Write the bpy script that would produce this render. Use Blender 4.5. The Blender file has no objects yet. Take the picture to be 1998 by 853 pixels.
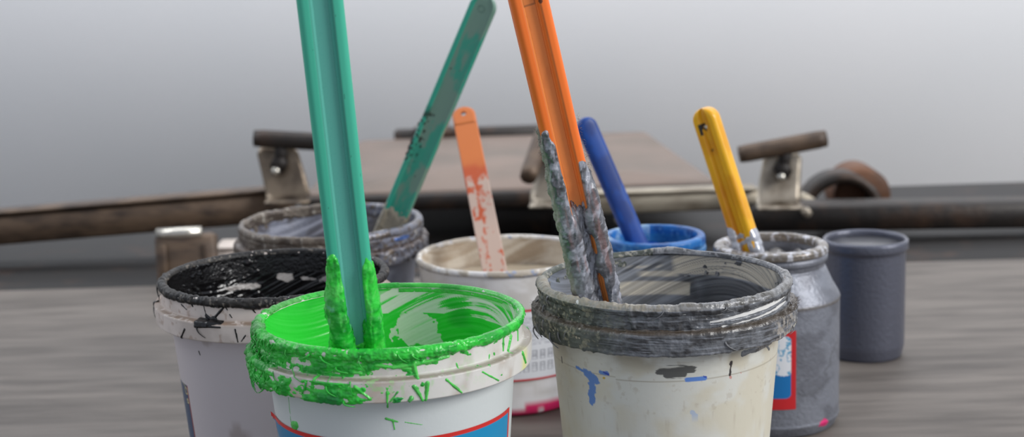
import bpy, math, random
import numpy as np
from mathutils import Vector, Matrix
from math import pi, sin, cos, radians, sqrt

# ------------------------------------------------------------------ camera, world, light
sc = bpy.context.scene
COL = sc.collection
cam_d = bpy.data.cameras.new('camera'); cam = bpy.data.objects.new('camera', cam_d); COL.objects.link(cam)
sc.camera = cam
cam_d.sensor_fit = 'HORIZONTAL'; cam_d.sensor_width = 36.0; cam_d.lens = 36.0*3000/1998
cam_d.clip_start = .02; cam_d.clip_end = 50
cam.location = (0, 0, .445)
cam.rotation_euler = (Matrix.Rotation(pi/2-radians(11.12), 3, 'X') @ Matrix.Rotation(radians(-1.8), 3, 'Z')).to_euler()
cam_d.dof.use_dof = True; cam_d.dof.focus_distance = .985; cam_d.dof.aperture_fstop = 8.5

world = bpy.data.worlds.new('world'); sc.world = world; world.use_nodes = True
bg = world.node_tree.nodes['Background']
bg.inputs[0].default_value = (.80, .87, 1.0, 1); bg.inputs[1].default_value = .61

def area(name, loc, target, size, power, color):
    l = bpy.data.lights.new(name, 'AREA'); l.shape = 'RECTANGLE'; l.size = size[0]; l.size_y = size[1]
    l.energy = power; l.color = color
    o = bpy.data.objects.new(name, l); COL.objects.link(o); o.location = loc
    o.rotation_euler = (Vector(target)-Vector(loc)).to_track_quat('-Z', 'Y').to_euler()
    return o
area('window_light', (4.6, -.9, 3.0), (.1, 2.2, .1), (2.6, 2.2), 270, (1.0, .99, .97))
area('wall_fill_light', (.0, 2.25, 1.9), (.0, 3.6, .45), (4.0, .8), 58, (.95, .97, 1.0))  # added fill lamp out of view, brightens the back wall
area('left_window', (-2.7, 2.3, 2.0), (-.1, 1.3, .2), (.9, 1.2), 22, (.95, .98, 1.0))
sc.view_settings.view_transform = 'Standard'; sc.view_settings.look = 'None'
sc.view_settings.gamma = 1; sc.view_settings.use_curve_mapping = False
sc.view_settings.exposure = 0.0

# ------------------------------------------------------------------ helpers
def lin(c):
    c = np.asarray(c, float)/255.
    return np.where(c <= .04045, c/12.92, ((c+.055)/1.055)**2.4)
def L4(c, a=1.0):
    l = lin(c); return (float(l[0]), float(l[1]), float(l[2]), a)

def _hash(i, j, k, seed):
    n = (i.astype(np.int64)*374761393 + j.astype(np.int64)*668265263 + k.astype(np.int64)*2147483647 + seed*1274126177) & 0xffffffff
    n = ((n ^ (n >> 13))*1274126177) & 0xffffffff
    n = n ^ (n >> 16)
    return (n & 0xffff)/65535.
def vnoise(x, y, z, seed=0):
    x, y, z = np.broadcast_arrays(x, y, z)
    xi, yi, zi = np.floor(x), np.floor(y), np.floor(z)
    fx, fy, fz = x-xi, y-yi, z-zi
    fx, fy, fz = [f*f*f*(f*(f*6-15)+10) for f in (fx, fy, fz)]
    xi, yi, zi = xi.astype(int), yi.astype(int), zi.astype(int)
    r = 0
    for a in (0, 1):
        for b in (0, 1):
            for c in (0, 1):
                r = r + _hash(xi+a, yi+b, zi+c, seed)*(fx if a else 1-fx)*(fy if b else 1-fy)*(fz if c else 1-fz)
    return r
def fbm(x, y, z, octs=4, seed=0, gain=.5):
    s, a, t = 0, 1., 0
    for o in range(octs):
        s = s + a*vnoise(x*2**o+o*17.3, y*2**o+o*5.1, z*2**o-o*9.7, seed+o); t += a; a *= gain
    return s/t            # 0..1, mean .5
def ridged(x, y, z, octs=3, seed=0):
    s, a, t = 0, 1., 0
    for o in range(octs):
        s = s + a*(1-np.abs(2*vnoise(x*2**o+o*3.3, y*2**o, z*2**o+o*7.7, seed+o)-1)); t += a; a *= .5
    return s/t
def ss(a, b, x):
    t = np.clip((x-a)/(b-a), 0, 1); return t*t*(3-2*t)
def mixc(c0, c1, f):
    f = np.asarray(f)[..., None]; return np.asarray(c0)*(1-f)+np.asarray(c1)*f

def tag(o, label=None, cat=None, group=None, kind=None):
    if label: o['label'] = label
    if cat: o['category'] = cat
    if group: o['group'] = group
    if kind: o['kind'] = kind
    return o
def empty(name, loc, label, cat, group=None):
    o = bpy.data.objects.new(name, None); COL.objects.link(o); o.location = loc; o.empty_display_size = .02
    return tag(o, label, cat, group)

class MB:
    """mesh accumulator with a per-vertex pigment attribute (alpha = roughness)"""
    def __init__(s): s.v, s.f, s.c, s.n = [], [], [], 0
    def add(s, v, f, c):
        v = np.asarray(v, float).reshape(-1, 3); f = np.asarray(f, int).reshape(-1, 4)
        c = np.asarray(c, float)
        if c.ndim == 1: c = np.tile(c, (len(v), 1))
        s.v.append(v); s.f.append(f+s.n); s.c.append(c.reshape(-1, 4)); s.n += len(v)
    def grid(s, P, C, wrap=True, keep=None):
        n, m = P.shape[:2]
        I = np.arange(n*m).reshape(n, m)
        if wrap: a, b = I, np.roll(I, -1, axis=1)
        else: a, b = I[:, :-1], I[:, 1:]
        q = np.stack([a[:-1], b[:-1], b[1:], a[1:]], -1)
        if keep is not None:
            k = keep; k2 = np.roll(k, -1, axis=1) if wrap else k[:, 1:]; k1 = k if wrap else k[:, :-1]
            q = q[k1[:-1] | k2[:-1] | k2[1:] | k1[1:]]
        C = np.asarray(C, float)
        if C.ndim == 1: C = np.tile(C, (n, m, 1))
        s.add(P.reshape(-1, 3), q.reshape(-1, 4), C.reshape(-1, 4))
    def tube(s, pts, rad, c, k=8):
        pts = [np.asarray(p, float) for p in pts]; n = len(pts)
        rad = np.broadcast_to(rad, (n,))
        rings = []
        t0 = pts[1]-pts[0]; up = np.array([0, 0, 1.]) if abs(t0[2]) < .8*np.linalg.norm(t0) else np.array([1., 0, 0])
        for i in range(n):
            t = pts[min(i+1, n-1)]-pts[max(i-1, 0)]; t = t/np.linalg.norm(t)
            u = np.cross(t, up); u /= np.linalg.norm(u); w = np.cross(u, t)
            a = np.linspace(0, 2*pi, k, endpoint=False)[:, None]
            rings.append(pts[i]+rad[i]*(np.cos(a)*u+np.sin(a)*w))
        rings = [np.tile(pts[0], (k, 1))]+rings+[np.tile(pts[-1], (k, 1))]
        s.grid(np.array(rings), c)
    def box(s, lo, hi, c, M=None, bev=.0):
        lo, hi = np.array(lo, float), np.array(hi, float)
        if bev > 0:   # chamfered box: two stacked octagon-like rings
            b = bev; x0, y0, z0 = lo; x1, y1, z1 = hi
            def ring(z, i): return [(x0+b+i, y0+i, z), (x1-b-i, y0+i, z), (x1-i, y0+b+i, z), (x1-i, y1-b-i, z), (x1-b-i, y1-i, z), (x0+b+i, y1-i, z), (x0+i, y1-b-i, z), (x0+i, y0+b+i, z)]
            cx, cy = (x0+x1)/2, (y0+y1)/2
            P = np.array([[(cx, cy, z0)]*8, ring(z0, b), ring(z0+b, 0), ring(z1-b, 0), ring(z1, b), [(cx, cy, z1)]*8])
            P = P[:, ::-1][:, ::-1]
            if M is not None: P = P@np.array(M)[:3, :3].T+np.array(M)[:3, 3]
            s.grid(P, c); return
        v = np.array([[(lo, hi)[(i >> 0) & 1][0], (lo, hi)[(i >> 1) & 1][1], (lo, hi)[(i >> 2) & 1][2]] for i in range(8)])
        if M is not None: v = v@np.array(M)[:3, :3].T+np.array(M)[:3, 3]
        s.add(v, [(0, 2, 3, 1), (4, 5, 7, 6), (0, 1, 5, 4), (2, 6, 7, 3), (0, 4, 6, 2), (1, 3, 7, 5)], c)
    def build(s, name, mat, parent=None, smooth=True, weld=True):
        v = np.concatenate(s.v); f = np.concatenate(s.f); c = np.concatenate(s.c)
        used = np.zeros(len(v), bool); used[f.ravel()] = True
        idx = np.cumsum(used)-1; v, c, f = v[used], c[used], idx[f]
        if parent is not None: v = v-np.array(parent.matrix_world.translation if parent.parent else parent.location)
        me = bpy.data.meshes.new(name)
        me.vertices.add(len(v)); me.vertices.foreach_set('co', v.astype(np.float32).ravel())
        me.loops.add(len(f)*4); me.loops.foreach_set('vertex_index', f.astype(np.int32).ravel())
        me.polygons.add(len(f)); me.polygons.foreach_set('loop_start', np.arange(0, len(f)*4, 4, dtype=np.int32))
        me.update(calc_edges=True)
        at = me.color_attributes.new('pig', 'FLOAT_COLOR', 'POINT'); at.data.foreach_set('color', c.astype(np.float32).ravel())
        me.validate(); 
        if weld and len(v) < 60000:
            import bmesh
            bm = bmesh.new(); bm.from_mesh(me); bmesh.ops.remove_doubles(bm, verts=bm.verts, dist=1e-6)
            bmesh.ops.recalc_face_normals(bm, faces=bm.faces); bm.to_mesh(me); bm.free()
        if smooth: me.polygons.foreach_set('use_smooth', np.ones(len(me.polygons), bool))
        me.materials.append(mat)
        o = bpy.data.objects.new(name, me); COL.objects.link(o)
        if parent is not None: o.parent = parent
        return o

# ------------------------------------------------------------------ materials
def material(name, base=None, rough=.5, metal=0., bump=None, attr=False, spec=.5, coat=0., vary=None, sss=0.):
    m = bpy.data.materials.new(name); m.use_nodes = True; nt = m.node_tree; N = nt.nodes; Lk = nt.links
    b = N['Principled BSDF']; b.inputs['Metallic'].default_value = metal
    b.inputs['Roughness'].default_value = rough; b.inputs['Specular IOR Level'].default_value = spec
    b.inputs['Coat Weight'].default_value = coat; b.inputs['Coat Roughness'].default_value = .15
    tc = N.new('ShaderNodeTexCoord')
    if sss: b.inputs['Subsurface Weight'].default_value = sss; b.inputs['Subsurface Radius'].default_value = (.004, .004, .004); b.inputs['Subsurface Scale'].default_value = 1
    if attr:
        a = N.new('ShaderNodeAttribute'); a.attribute_name = 'pig'
        Lk.new(a.outputs['Color'], b.inputs['Base Color']); Lk.new(a.outputs['Alpha'], b.inputs['Roughness'])
        src = a.outputs['Color']
    elif base is not None:
        b.inputs['Base Color'].default_value = L4(base)
    if vary:   # (scale, other colour, low, high, stretch)
        n = N.new('ShaderNodeTexNoise'); n.inputs['Scale'].default_value = vary[0]; n.inputs['Detail'].default_value = 6
        mp = N.new('ShaderNodeMapping'); mp.inputs['Scale'].default_value = vary[4]
        Lk.new(tc.outputs['Object'], mp.inputs[0]); Lk.new(mp.outputs[0], n.inputs['Vector'])
        r = N.new('ShaderNodeMapRange'); r.inputs[1].default_value = vary[2]; r.inputs[2].default_value = vary[3]
        Lk.new(n.outputs['Fac'], r.inputs[0])
        mx = N.new('ShaderNodeMix'); mx.data_type = 'RGBA'
        Lk.new(r.outputs[0], mx.inputs[0])
        if attr: Lk.new(src, mx.inputs[6])
        else: mx.inputs[6].default_value = L4(base)
        mx.inputs[7].default_value = L4(vary[1])
        Lk.new(mx.outputs[2], b.inputs['Base Color'])
    if bump:   # (scale, strength, distance)
        n = N.new('ShaderNodeTexNoise'); n.inputs['Scale'].default_value = bump[0]; n.inputs['Detail'].default_value = 5
        if len(bump) > 3:
            mp = N.new('ShaderNodeMapping'); mp.inputs['Scale'].default_value = bump[3]
            Lk.new(tc.outputs['Object'], mp.inputs[0]); Lk.new(mp.outputs[0], n.inputs['Vector'])
        else: Lk.new(tc.outputs['Object'], n.inputs['Vector'])
        bp = N.new('ShaderNodeBump'); bp.inputs['Strength'].default_value = bump[1]; bp.inputs['Distance'].default_value = bump[2]
        Lk.new(n.outputs['Fac'], bp.inputs['Height']); Lk.new(bp.outputs[0], b.inputs['Normal'])
    return m
M_shell = material('bucket_plastic', attr=True, bump=(260, .25, .0004), sss=0.0)
M_ink = material('ink_crust', attr=True, bump=(420, .5, .0009), coat=.0)
M_silver = material('silver_ink', attr=True, bump=(300, .6, .0012), metal=.35)
M_stick = material('stick_plastic', attr=True, bump=(900, .12, .0002))
M_label = material('label_film', attr=True)
M_wall = material('painted_wall', base=(240, 239, 240), rough=.9, vary=(1.1, (233, 234, 236), .35, .7, (1, 1, 1)), bump=(90, .15, .002))
M_floor = material('pale_concrete', base=(176, 172, 166), rough=.8, vary=(5, (150, 146, 141), .4, .65, (1, 1, 1)))
M_table = material('table_top', base=(110, 102, 95), rough=.62, vary=(7, (80, 73, 67), .38, .68, (1, 7, 1)), bump=(60, .3, .001, (1, 6, 1)))
M_platen = material('platen_board', base=(118, 102, 92), rough=.6, vary=(6, (102, 91, 82), .4, .65, (1, 1, 1)), bump=(120, .2, .0006))
M_dark = material('blackened_steel', base=(38, 33, 30), rough=.5, metal=.3, vary=(22, (66, 48, 36), .5, .72, (1, 1, 1)), bump=(80, .5, .002))
M_drum = material('machine_black', base=(24, 21, 20), rough=.65, vary=(14, (58, 40, 30), .55, .75, (1, 1, 1)))
M_rail = material('worn_cream_steel', base=(168, 158, 140), rough=.45, metal=.3, vary=(16, (120, 108, 92), .42, .66, (1, 4, 4)), bump=(90, .4, .001))
M_brown = material('brown_arm_steel', base=(96, 78, 62), rough=.5, metal=.3, vary=(20, (58, 46, 38), .42, .66, (1, 1, 3)), bump=(90, .5, .0015))
M_clamp = material('worn_clamp_steel', base=(160, 150, 136), rough=.38, metal=.6, vary=(28, (96, 84, 70), .42, .62, (1, 1, 1)), bump=(120, .5, .001))
M_clampd = material('grimy_clamp_steel', base=(122, 108, 92), rough=.36, metal=.55, vary=(26, (66, 56, 48), .42, .62, (1, 1, 1)), bump=(120, .5, .001))
M_rust = material('rusty_steel', base=(98, 62, 38), rough=.6, metal=.2, vary=(14, (46, 34, 28), .45, .7, (1, 1, 1)), bump=(60, .6, .002))
M_bolt = material('bright_bolt', base=(200, 195, 185), rough=.25, metal=.9)
M_box = material('offwhite_plastic', base=(206, 194, 184), rough=.5)
M_hair = material('lint_fibre', base=(96, 84, 74), rough=.9)

# ------------------------------------------------------------------ room and table
def simple(name, mb_fn, mat, kind=None, parent=None, smooth=False):
    mb = MB(); mb_fn(mb); o = mb.build(name, mat, parent, smooth=smooth)
    if kind: o['kind'] = kind
    return o
simple('wall_back', lambda m: m.box((-4, 3.6, -.80), (4, 3.7, 2.8), (1, 1, 1, 1)), M_wall, 'structure')
simple('floor', lambda m: m.box((-4, -1.5, -.86), (4, 3.7, -.80), (1, 1, 1, 1)), M_floor, 'structure')

tb = empty('work_table', (0, 1.2, -.80), 'long grimy grey-brown table on which all the ink containers stand', 'table')
simple('table_top', lambda m: m.box((-1.15, .35, -.035), (1.15, 1.90, 0), (1, 1, 1, 1), bev=.004), M_table, parent=tb)
for x in (-1.08, 1.08):
    for y in (.42, 1.83):
        simple('leg', lambda m: m.box((x-.03, y-.03, -.8), (x+.03, y+.03, -.035), (1, 1, 1, 1), bev=.004), M_dark, parent=tb)

# ------------------------------------------------------------------ printing press behind the table
pr = empty('printing_press', (0, 2.6, -.80), 'dark screen printing press with a wide tan board, standing behind the ink table', 'printing press')
def base_body(m):
    z = np.array([-.8, -.8, -.72, -.72, -.3, -.28, -.20, -.18, -.18]); r = np.array([0, .40, .40, .20, .20, .33, .34, .32, 0])
    a = np.linspace(0, 2*pi, 72, endpoint=False)
    P = np.zeros((len(z), 72, 3)); P[..., 0] = r[:, None]*np.cos(a)*1.55; P[..., 1] = 2.95+r[:, None]*np.sin(a); P[..., 2] = z[:, None]
    m.grid(P, (1, 1, 1, 1))
simple('turntable', base_body, M_drum, parent=pr)
simple('lower_housing', lambda m: m.box((-1.3, 1.935, -.80), (1.3, 2.52, -.012), (1, 1, 1, 1), bev=.02), M_drum, parent=pr)
def platen(m):
    f, b = (2.168, 2.70), (.062, .055)
    pts = [(-.297, f[0]), (.293, f[0]), (.240, f[1]), (-.262, f[1])]
    cx = np.mean([p[0] for p in pts]); cy = np.mean([p[1] for p in pts])
    def ring(z, i):
        o = []
        for k in range(4):
            p, q = np.array(pts[k]), np.array(pts[(k+1) % 4]); c = np.array([cx, cy])
            for t in np.linspace(.02, .98, 12): 
                e = p+(q-p)*t; o.append(list(e+(c-e)/np.linalg.norm(c-e)*i)+[z])
        return o
    m.grid(np.array([[(cx, cy, .042)]*48, ring(.042, .002), ring(.044, 0), ring(.062, 0), ring(.064, .002), [(cx, cy, .064)]*48]), (1, 1, 1, 1))
simple('platen_board', platen, M_platen, parent=pr)
simple('platen_edging', lambda m: m.box((-.300, 2.150, .038), (.296, 2.1655, .061), (1, 1, 1, 1), bev=.003), M_dark, parent=pr)
simple('platen_hinge', lambda m: (m.box((-.205, 2.705, .046), (.085, 2.735, .078), (1, 1, 1, 1), bev=.004), m.box((-.17, 2.70, .062), (-.10, 2.72, .083), (1, 1, 1, 1), bev=.003)), M_dark, parent=pr)
simple('support_arm', lambda m: m.box((-.06, 2.2, -.012), (.06, 2.72, .042), (1, 1, 1, 1), bev=.004), M_dark, parent=pr)

# pale cross beam on the right, brown beam on the left
def beam(m, x0, x1, y0, y1, za, zb, h, slope=0.0, bev=.003):
    Mx = Matrix.Translation(((x0+x1)/2, 0, 0)) @ Matrix.Rotation(slope, 4, 'Y') @ Matrix.Translation((-(x0+x1)/2, 0, 0))
    m.box((x0, y0, za), (x1, y1, zb), (1, 1, 1, 1), M=Mx, bev=bev)
rb = empty('cross_beam', (.2, 2.1, .03), 'pale worn metal beam running under the right half of the tan board', 'beam')
simple('beam_body', lambda m: m.box((.072, 2.095, .035), (.345, 2.145, .062), (1, 1, 1, 1), bev=.003), M_rail, parent=rb)
simple('top_flange', lambda m: m.box((.065, 2.088, .0625), (.340, 2.12, .067), (1, 1, 1, 1), bev=.0015), M_rail, parent=rb)
simple('bolt', lambda m: m.tube([(.15, 2.08, .028), (.15, 2.10, .028)], .008, (1, 1, 1, 1), 12), M_bolt, parent=rb)
lb = empty('side_arm', (-.5, 2.1, .03), 'brown grimy press arm at the left edge, passing under the left clamp', 'press arm')
simple('arm_body', lambda m: beam(m, -.90, -.300, 2.07, 2.13, .028, .070, .04, radians(-3.0), .004), M_brown, parent=lb)
simple('arm_top_edge', lambda m: beam(m, -.90, -.310, 2.062, 2.10, .071, .076, .04, radians(-3.0), .0015), M_brown, parent=lb)
ra = empty('dark_side_arm', (.5, 2.1, .0), 'dark press arm under the right clamp and behind the silver jar', 'press arm')
simple('arm_body', lambda m: beam(m, .325, .88, 2.065, 2.12, .004, .040, .04, radians(1.0), .004), M_dark, parent=ra)
simple('mounting_nut', lambda m: m.tube([(.402, 2.052, .036), (.402, 2.068, .036)], .007, (1, 1, 1, 1), 6), M_clamp, parent=ra)

# clamps: bent sheet bracket, screw and T bar
def clamp(loc, label, rot, bar_rot, lean, mats, bar_len=.172, zlen=.070, width=(.056, .060), bar_az=0, barz=.088, bar_off=0):
    mB, mT = mats
    t = empty('screen_clamp', loc, label, 'clamp', 'tee-bar clamps along the press')
    R = Matrix.Translation(loc) @ Matrix.Rotation(rot, 4, 'Z')
    def tr(P): P = np.asarray(P, float); A = np.array(R); return P@A[:3, :3].T+A[:3, 3]
    def plate(m):
        # side profile: foot flange -> rise -> top, each with thickness
        prof = [(-.030, .000), (-.008, .001), (-.001, .008), (.006, .03), (.012, zlen-.008), (.013, zlen)]
        hw = [width[1]/2, width[1]/2, width[1]/2, (width[0]+width[1])/4, width[0]/2, width[0]/2-.006]
        th = .0035
        rows = []
        for (y, z), w, i in zip(prof, hw, range(9)):
            sx = lean*z
            ny, nz = (0, 1) if i < 2 else (-1, 0) if i > 2 else (-.7, .7)
            f = [(x*w+sx, y, z) for x in np.linspace(-1, 1, 9)]
            k = [(x*w+sx, y-ny*th, z-nz*th) for x in np.linspace(1, -1, 9)]
            rows.append(f+k)
        rows = np.array(rows)
        c0, c1 = rows[0].mean(0), rows[-1].mean(0)
        rows = np.concatenate([np.tile(c0, (1, 18, 1)), rows, np.tile(c1, (1, 18, 1))])
        m.grid(tr(rows), (1, 1, 1, 1))
    simple('bracket', plate, mB, parent=t)
    def scr(m):
        sx = lean*zlen*.7
        m.tube(tr([(sx, .018, zlen*.45), (sx+.002, .006, zlen*.75), (sx+.004, -.002, barz)]), .0085, (1, 1, 1, 1), 14)
        m.tube(tr([(sx, .012, zlen*.72), (sx, -.008, zlen*.68)]), .012, (1, 1, 1, 1), 6)
    simple('screw', scr, M_dark, parent=t)
    simple('bolt', lambda m: m.tube(tr([(lean*zlen*.7-.004, .006, zlen*.60), (lean*zlen*.7-.004, -.013, zlen*.56)]), .0055, (1, 1, 1, 1), 12), M_bolt, parent=t)
    def tb_(m):
        d = np.array([cos(bar_rot)*cos(bar_az), cos(bar_rot)*sin(bar_az), sin(bar_rot)]); c = np.array([lean*zlen+.004+bar_off, -.002, barz])
        n = 11; s = np.linspace(-.5, .5, n); r = np.full(n, .0122); r[0] = r[-1] = .0112
        m.tube(tr([c+d*bar_len*x for x in s]), r, (1, 1, 1, 1), 10)
    simple('tee_bar', tb_, mT, parent=t)
    return t
clamp((-.300, 2.050, .080), 'grimy steel clamp with dark tee bar, left of the tall mint stick', 0.0, radians(-5), -.24, (M_clampd, M_dark), bar_off=.032, bar_len=.125, zlen=.068, barz=.078)
clamp((.067, 2.035, .066), 'pale clamp half hidden behind the grey-coated orange stick, its bar pointing at the viewer', radians(-6), radians(-26), -.1, (M_clamp, M_brown), bar_len=.115, zlen=.080, bar_az=radians(-99), barz=.068, bar_off=-.027, width=(.05, .082))
clamp((.358, 2.035, .054), 'worn steel clamp with tilted tee bar, right of the yellow stick', 0.0, radians(9), .16, (M_clamp, M_brown), bar_off=-.008, bar_len=.118, zlen=.066, width=(.052, .060), barz=.078)
# small clamp foot at far left
lf = empty('mounting_bracket', (-.42, 1.93, .0), 'brown mounting bracket with bright top edge at the left, behind the black ink bucket', 'bracket')
def lbr(m):
    m.box((-.455, 1.911, -.12), (-.378, 1.935, .060), (1, 1, 1, 1), bev=.004)
    m.box((-.448, 1.907, -.03), (-.440, 1.9115, .05), (1, 1, 1, 1), bev=.001)
    m.box((-.393, 1.907, -.03), (-.385, 1.9115, .05), (1, 1, 1, 1), bev=.001)
simple('plate', lbr, M_brown, parent=lf)
simple('top_lip', lambda m: m.tube([(-.452, 1.918, .062), (-.395, 1.918, .063)], .0075, (1, 1, 1, 1), 12), M_bolt, parent=lf)
wb = empty('plastic_box', (-.36, 1.98, -.012), 'small off-white box peeking out between the left bracket and the silver-crusted bucket', 'box')
simple('box_body', lambda m: m.box((-.385, 1.955, -.012), (-.325, 2.00, .030), (1, 1, 1, 1), bev=.003), M_box, parent=wb)
simple('lid', lambda m: m.box((-.387, 1.953, .030), (-.323, 2.002, .036), (1, 1, 1, 1), bev=.002), M_box, parent=wb)
# rusty round head at far right
rh = empty('rusty_print_head', (.50, 2.22, -.02), 'rusty round machine part with dark arched rim at the right edge', 'machine part')
def disc(m, cx, cy, cz, r, d, tilt=0):
    a = np.linspace(0, 2*pi, 64, endpoint=False)
    rr = [0, r-.006, r, r, r-.006, 0]; yy = [-d/2, -d/2, -d/2+.004, d/2-.004, d/2, d/2]
    P = np.array([[(cx+q*cos(t), cy+y, cz+q*sin(t)) for t in a] for q, y in zip(rr, yy)])
    m.grid(P[:, ::-1], (1, 1, 1, 1))
simple('drum', lambda m: disc(m, .512, 2.24, .029, .041, .08), M_rust, parent=rh)
def arc_(m, cx, cy, cz, r, w, a0, a1, d):
    a = np.radians(np.linspace(a0, a1, 40)); P = []
    for t in a:
        P.append([(cx+q*cos(t), y, cz+q*sin(t)) for q, y in ((r, cy-d/2), (r+w, cy-d/2), (r+w, cy+d/2), (r, cy+d/2))])
    P = np.array(P); P = np.concatenate([np.tile(P[0].mean(0), (1, 4, 1)), P, np.tile(P[-1].mean(0), (1, 4, 1))])
    m.grid(P, (1, 1, 1, 1))
simple('arched_rim', lambda m: arc_(m, .474, 2.185, .010, .046, .014, 8, 172, .05), M_dark, parent=rh, smooth=False)
simple('pale_guard', lambda m: arc_(m, .400, 2.142, .000, .036, .013, -8, 78, .03), M_rail, parent=rh, smooth=False)
simple('stand', lambda m: m.box((.45, 2.20, -.012), (.60, 2.27, .006), (1, 1, 1, 1), bev=.01), M_drum, parent=rh)

# ------------------------------------------------------------------ buckets
def seg(P, d):
    out = [P[0]]
    for a, b in zip(P[:-1], P[1:]):
        a, b = np.array(a, float), np.array(b, float); n = max(1, int(math.ceil(np.linalg.norm(b-a)/d)))
        out += [tuple(a+(b-a)*i/n) for i in range(1, n+1)]
    return np.array(out)
def body_r(R, h): return R-.0068-.08*max(h-.031, 0)
def bucket_paths(R, H, d_fine, d_coarse, deep=.06, low=.075, collar=True):
    rb = body_r(R, H)
    ri = R-.0045
    inner_lo = seg([(.0001, .006), (rb-.004, .006), (ri-.13*(deep), H-deep)], d_coarse)
    vis_in = seg([(ri-.13*deep, H-deep), (ri-.0003, H-.006), (ri, H-.003)], d_fine)
    lip = seg([(ri, H-.003), (ri+.0006, H-.0012), (ri+.0018, H-.0002), (ri+.0028, H), (ri+.004, H-.0005), (R+.0003, H-.0017), (R+.0006, H-.0034), (R-.0002, H-.0052), (R-.0012, H-.006)], d_fine)
    if collar:
        out = seg([(R-.0012, H-.006), (R-.0014, H-.0158), (R+.0005, H-.0168), (R+.0040, H-.0172), (R+.0048, H-.0182), (R+.0040, H-.0305), (R+.0030, H-.0312), (R-.0062, H-.0308), (R-.0068, H-.0325), (body_r(R, low), H-low)], d_fine)
    else:
        out = seg([(R-.0012, H-.006), (body_r(R, low)+.003, H-low)], d_fine)
    outer_lo = seg([tuple(out[-1]), (rb+(0 if collar else .003), .004), (rb-.003, 0), (.0001, 0)], d_coarse)
    return inner_lo, vis_in, lip, out, outer_lo
def surf(path, nth, cx, cy):
    phi = np.linspace(-pi, pi, nth, endpoint=False)
    P = np.zeros((len(path), nth, 3)); P[..., 0] = cx+path[:, :1]*np.sin(phi); P[..., 1] = cy-path[:, :1]*np.cos(phi); P[..., 2] = path[:, 1:2]
    t = np.gradient(path, axis=0); t /= np.linalg.norm(t, axis=1)[:, None]+1e-12
    nr, nz = -t[:, 1], t[:, 0]   # path runs inner-bottom -> lip -> outer-bottom ; outward normal
    N = np.zeros_like(P); N[..., 0] = nr[:, None]*np.sin(phi); N[..., 1] = -nr[:, None]*np.cos(phi); N[..., 2] = nz[:, None]
    return P, N, np.degrees(phi)[None, :]+0*path[:, :1]
def strokes(lst, phi, h, R, ragged):
    """thickness field of paint strokes; entries (phi0,h0,phi1,h1,width_mm[,height])"""
    T = np.full(phi.shape, -9.)
    for s in lst:
        p0, h0, p1, h1, w = s[:5]; k = radians(1)*R*1000
        x, y = (phi-p0)*k, (h-h0); dx, dy = (p1-p0)*k, (h1-h0)
        L = dx*dx+dy*dy+1e-9; u = np.clip((x*dx+y*dy)/L, 0, 1)
        ww = w*(1.0+.7*(ragged-.5)*2)*(1-.35*u)
        d = np.hypot(x-u*dx, y-u*dy)
        T = np.maximum(T, (1-(d/ww)**2)*min(w*.7, 1.6)/1000)
    return T
DIRT = lin((120, 104, 84))
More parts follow.
